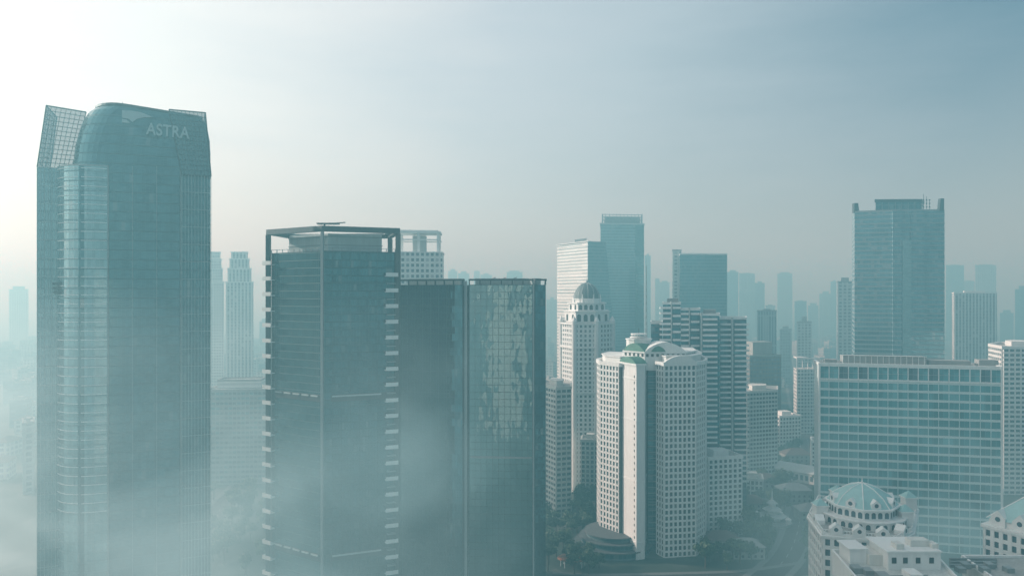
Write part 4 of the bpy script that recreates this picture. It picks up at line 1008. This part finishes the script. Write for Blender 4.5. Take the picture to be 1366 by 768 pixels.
# ================================================================ HAZE
sunaz=math.radians(74); sunel=math.radians(21)
sv=Vector((-math.sin(sunaz)*math.cos(sunel),math.cos(sunaz)*math.cos(sunel),math.sin(sunel)))
hz=bpy.data.materials.new('haze_air'); hz.use_nodes=True; tr=hz.node_tree; tr.nodes.clear(); t=NT(tr)
out=t.n('ShaderNodeOutputMaterial')
sc=t.n('ShaderNodeVolumeScatter'); sc.inputs['Color'].default_value=(.4,.78,.88,1); sc.inputs['Density'].default_value=.00076; sc.inputs['Anisotropy'].default_value=.58
ab=t.n('ShaderNodeVolumeAbsorption'); ab.inputs['Color'].default_value=(.78,.62,.56,1); ab.inputs['Density'].default_value=.0006
em=t.n('ShaderNodeEmission'); em.inputs['Color'].default_value=(.27,.85,1,1); em.inputs['Strength'].default_value=.0002  # glow added to the air, standing in for repeatedly scattered daylight
a1=t.n('ShaderNodeAddShader'); a2=t.n('ShaderNodeAddShader')
tr.links.new(sc.outputs[0],a1.inputs[0]); tr.links.new(ab.outputs[0],a1.inputs[1]); tr.links.new(a1.outputs[0],a2.inputs[0]); tr.links.new(em.outputs[0],a2.inputs[1]); tr.links.new(a2.outputs[0],out.inputs['Volume'])
mb=MB(); mb.box(-6000,6000,-2500,9000,-5,310); tag(mb.build('haze_air',hz),kind='structure')
# drifting mist banks: one large body of air, dense only where the noise and the two bank regions say so
def mist():
    m=bpy.data.materials.new('drifting_mist'); m.use_nodes=True; tr=m.node_tree; tr.nodes.clear(); t=NT(tr)
    co=t.n('ShaderNodeTexCoord').outputs['Object']; s=t.n('ShaderNodeSeparateXYZ'); t.put(s.inputs[0],co); x,y,z=s.outputs[0],s.outputs[1],s.outputs[2]
    low=t.m('LESS_THAN',z,165)
    near=t.m('MULTIPLY',t.m('LESS_THAN',y,450),t.m('GREATER_THAN',y,120))
    side=t.m('MULTIPLY',t.m('GREATER_THAN',x,-290),t.m('LESS_THAN',x,290))
    reg=t.m('MULTIPLY',low,t.m('MULTIPLY',near,side))
    mp=t.n('ShaderNodeMapping'); t.put(mp.inputs[0],co); mp.inputs['Scale'].default_value=(1,.6,1.4); mp.inputs['Rotation'].default_value=(0,.35,0); mp.inputs['Location'].default_value=(31,21,0)
    n=t.noise(mp.outputs[0],.0125,3,.6,.8)
    def bank(x0,x1,fx,z1,zf,thr,gain,y0,y1):
        d=t.m('MULTIPLY',t.m('SUBTRACT',n,thr),3.4,True)
        up=t.m('DIVIDE',t.m('SUBTRACT',z1,z),zf,True)
        ex=t.m('MULTIPLY',t.m('DIVIDE',t.m('SUBTRACT',x1,x),fx,True),t.m('DIVIDE',t.m('SUBTRACT',x,x0),fx,True))
        ey=t.m('MULTIPLY',t.m('DIVIDE',t.m('SUBTRACT',y1,y),40,True),t.m('DIVIDE',t.m('SUBTRACT',y,y0),50,True))
        return t.m('MULTIPLY',t.m('MULTIPLY',t.m('MULTIPLY',d,up),t.m('MULTIPLY',ex,ey)),gain)
    left=t.m('ADD',.55,t.m('DIVIDE',t.m('SUBTRACT',0,x),300))
    d=t.m('ADD',t.m('MULTIPLY',bank(-290,22,55,155,125,.40,.0095,125,430),left),bank(95,290,40,88,60,.40,.006,270,440))
    sc=t.n('ShaderNodeVolumeScatter'); sc.inputs['Color'].default_value=(.88,.98,1,1); t.put(sc.inputs['Density'],d); sc.inputs['Anisotropy'].default_value=.4
    em=t.n('ShaderNodeEmission'); em.inputs['Color'].default_value=(.5,.88,.93,1); t.put(em.inputs['Strength'],t.m('MULTIPLY',d,.40))  # mist glows by itself to brighten it, in place of scattered light
    a=t.n('ShaderNodeAddShader'); tr.links.new(sc.outputs[0],a.inputs[0]); tr.links.new(em.outputs[0],a.inputs[1])
    mx=t.n('ShaderNodeMixShader'); t.put(mx.inputs[0],reg); tr.links.new(a.outputs[0],mx.inputs[2])
    o=t.n('ShaderNodeOutputMaterial'); tr.links.new(mx.outputs[0],o.inputs['Volume'])
    m.cycles.volume_step_rate=.17
    mb=MB(); mb.box(-1900,1900,-60,2700,-4,308); tag(mb.build('drifting_mist',m),kind='structure')
mist()
# ================================================================ LIGHT
sl=bpy.data.lights.new('sun','SUN'); sl.energy=5; sl.angle=math.radians(.6); sl.color=(.86,1.0,.96)
so=bpy.data.objects.new('sun',sl); COL.objects.link(so); so.rotation_euler=sv.to_track_quat('Z','Y').to_euler(); so.location=(-500,300,600)
w=bpy.data.worlds.new('World'); SC.world=w; w.use_nodes=True; tr=w.node_tree; tr.nodes.clear(); t=NT(tr)
sky=t.n('ShaderNodeTexSky',sky_type='NISHITA'); sky.sun_disc=False; sky.sun_elevation=sunel; sky.sun_rotation=-sunaz; sky.dust_density=1; sky.air_density=1.2
b1=t.n('ShaderNodeBackground'); tr.links.new(sky.outputs[0],b1.inputs[0]); b1.inputs[1].default_value=.05
g=t.v('NORMALIZE',t.n('ShaderNodeTexCoord').outputs['Generated'])
s=t.v('DOT_PRODUCT',g,tuple(sv)); s=t.m('MULTIPLY',t.m('ADD',s,1),.5)
mp=t.n('ShaderNodeMapping'); t.put(mp.inputs[0],g); mp.inputs['Scale'].default_value=(1.2,1.2,7)
nz=t.noise(mp.outputs[0],2.4,6,.6)
s2=t.m('ADD',s,t.m('MULTIPLY',t.m('SUBTRACT',nz,.5),.12))
col=t.ramp(s2,[(.12,(.02,.05,.07)),(.34,(.055,.115,.16)),(.42,(.06,.13,.19)),(.6,(.4,.48,.52)),(.68,(.5,.56,.59)),(.84,(.86,.85,.79)),(.95,(.98,.94,.86))])
sp=t.n('ShaderNodeSeparateXYZ'); t.put(sp.inputs[0],g)
hzf=t.m('SUBTRACT',1,t.m('DIVIDE',sp.outputs[2],.3),True); rt=t.m('MULTIPLY',t.m('SUBTRACT',.8,s),3,True); fw=t.m('MULTIPLY',t.m('SUBTRACT',s,.25),8,True)
col=t.mix(t.m('MULTIPLY',t.m('MULTIPLY',hzf,rt),t.m('MULTIPLY',fw,.6)),col,(.44,.42,.48))
b2=t.n('ShaderNodeBackground'); t.put(b2.inputs[0],col); b2.inputs[1].default_value=.92
ad=t.n('ShaderNodeAddShader'); tr.links.new(b1.outputs[0],ad.inputs[0]); tr.links.new(b2.outputs[0],ad.inputs[1])
wo=t.n('ShaderNodeOutputWorld'); tr.links.new(ad.outputs[0],wo.inputs['Surface'])
# ================================================================ CAMERA
cd=bpy.data.cameras.new('camera'); cam=bpy.data.objects.new('camera',cd); COL.objects.link(cam); SC.camera=cam
cam.location=(0,0,HC); cam.rotation_euler=(math.radians(90),0,0); cd.sensor_width=36; cd.lens=36*F/1366; cd.shift_y=8/1366; cd.clip_start=1; cd.clip_end=30000
SC.view_settings.view_transform='Standard'; SC.view_settings.look='None'; SC.view_settings.exposure=0
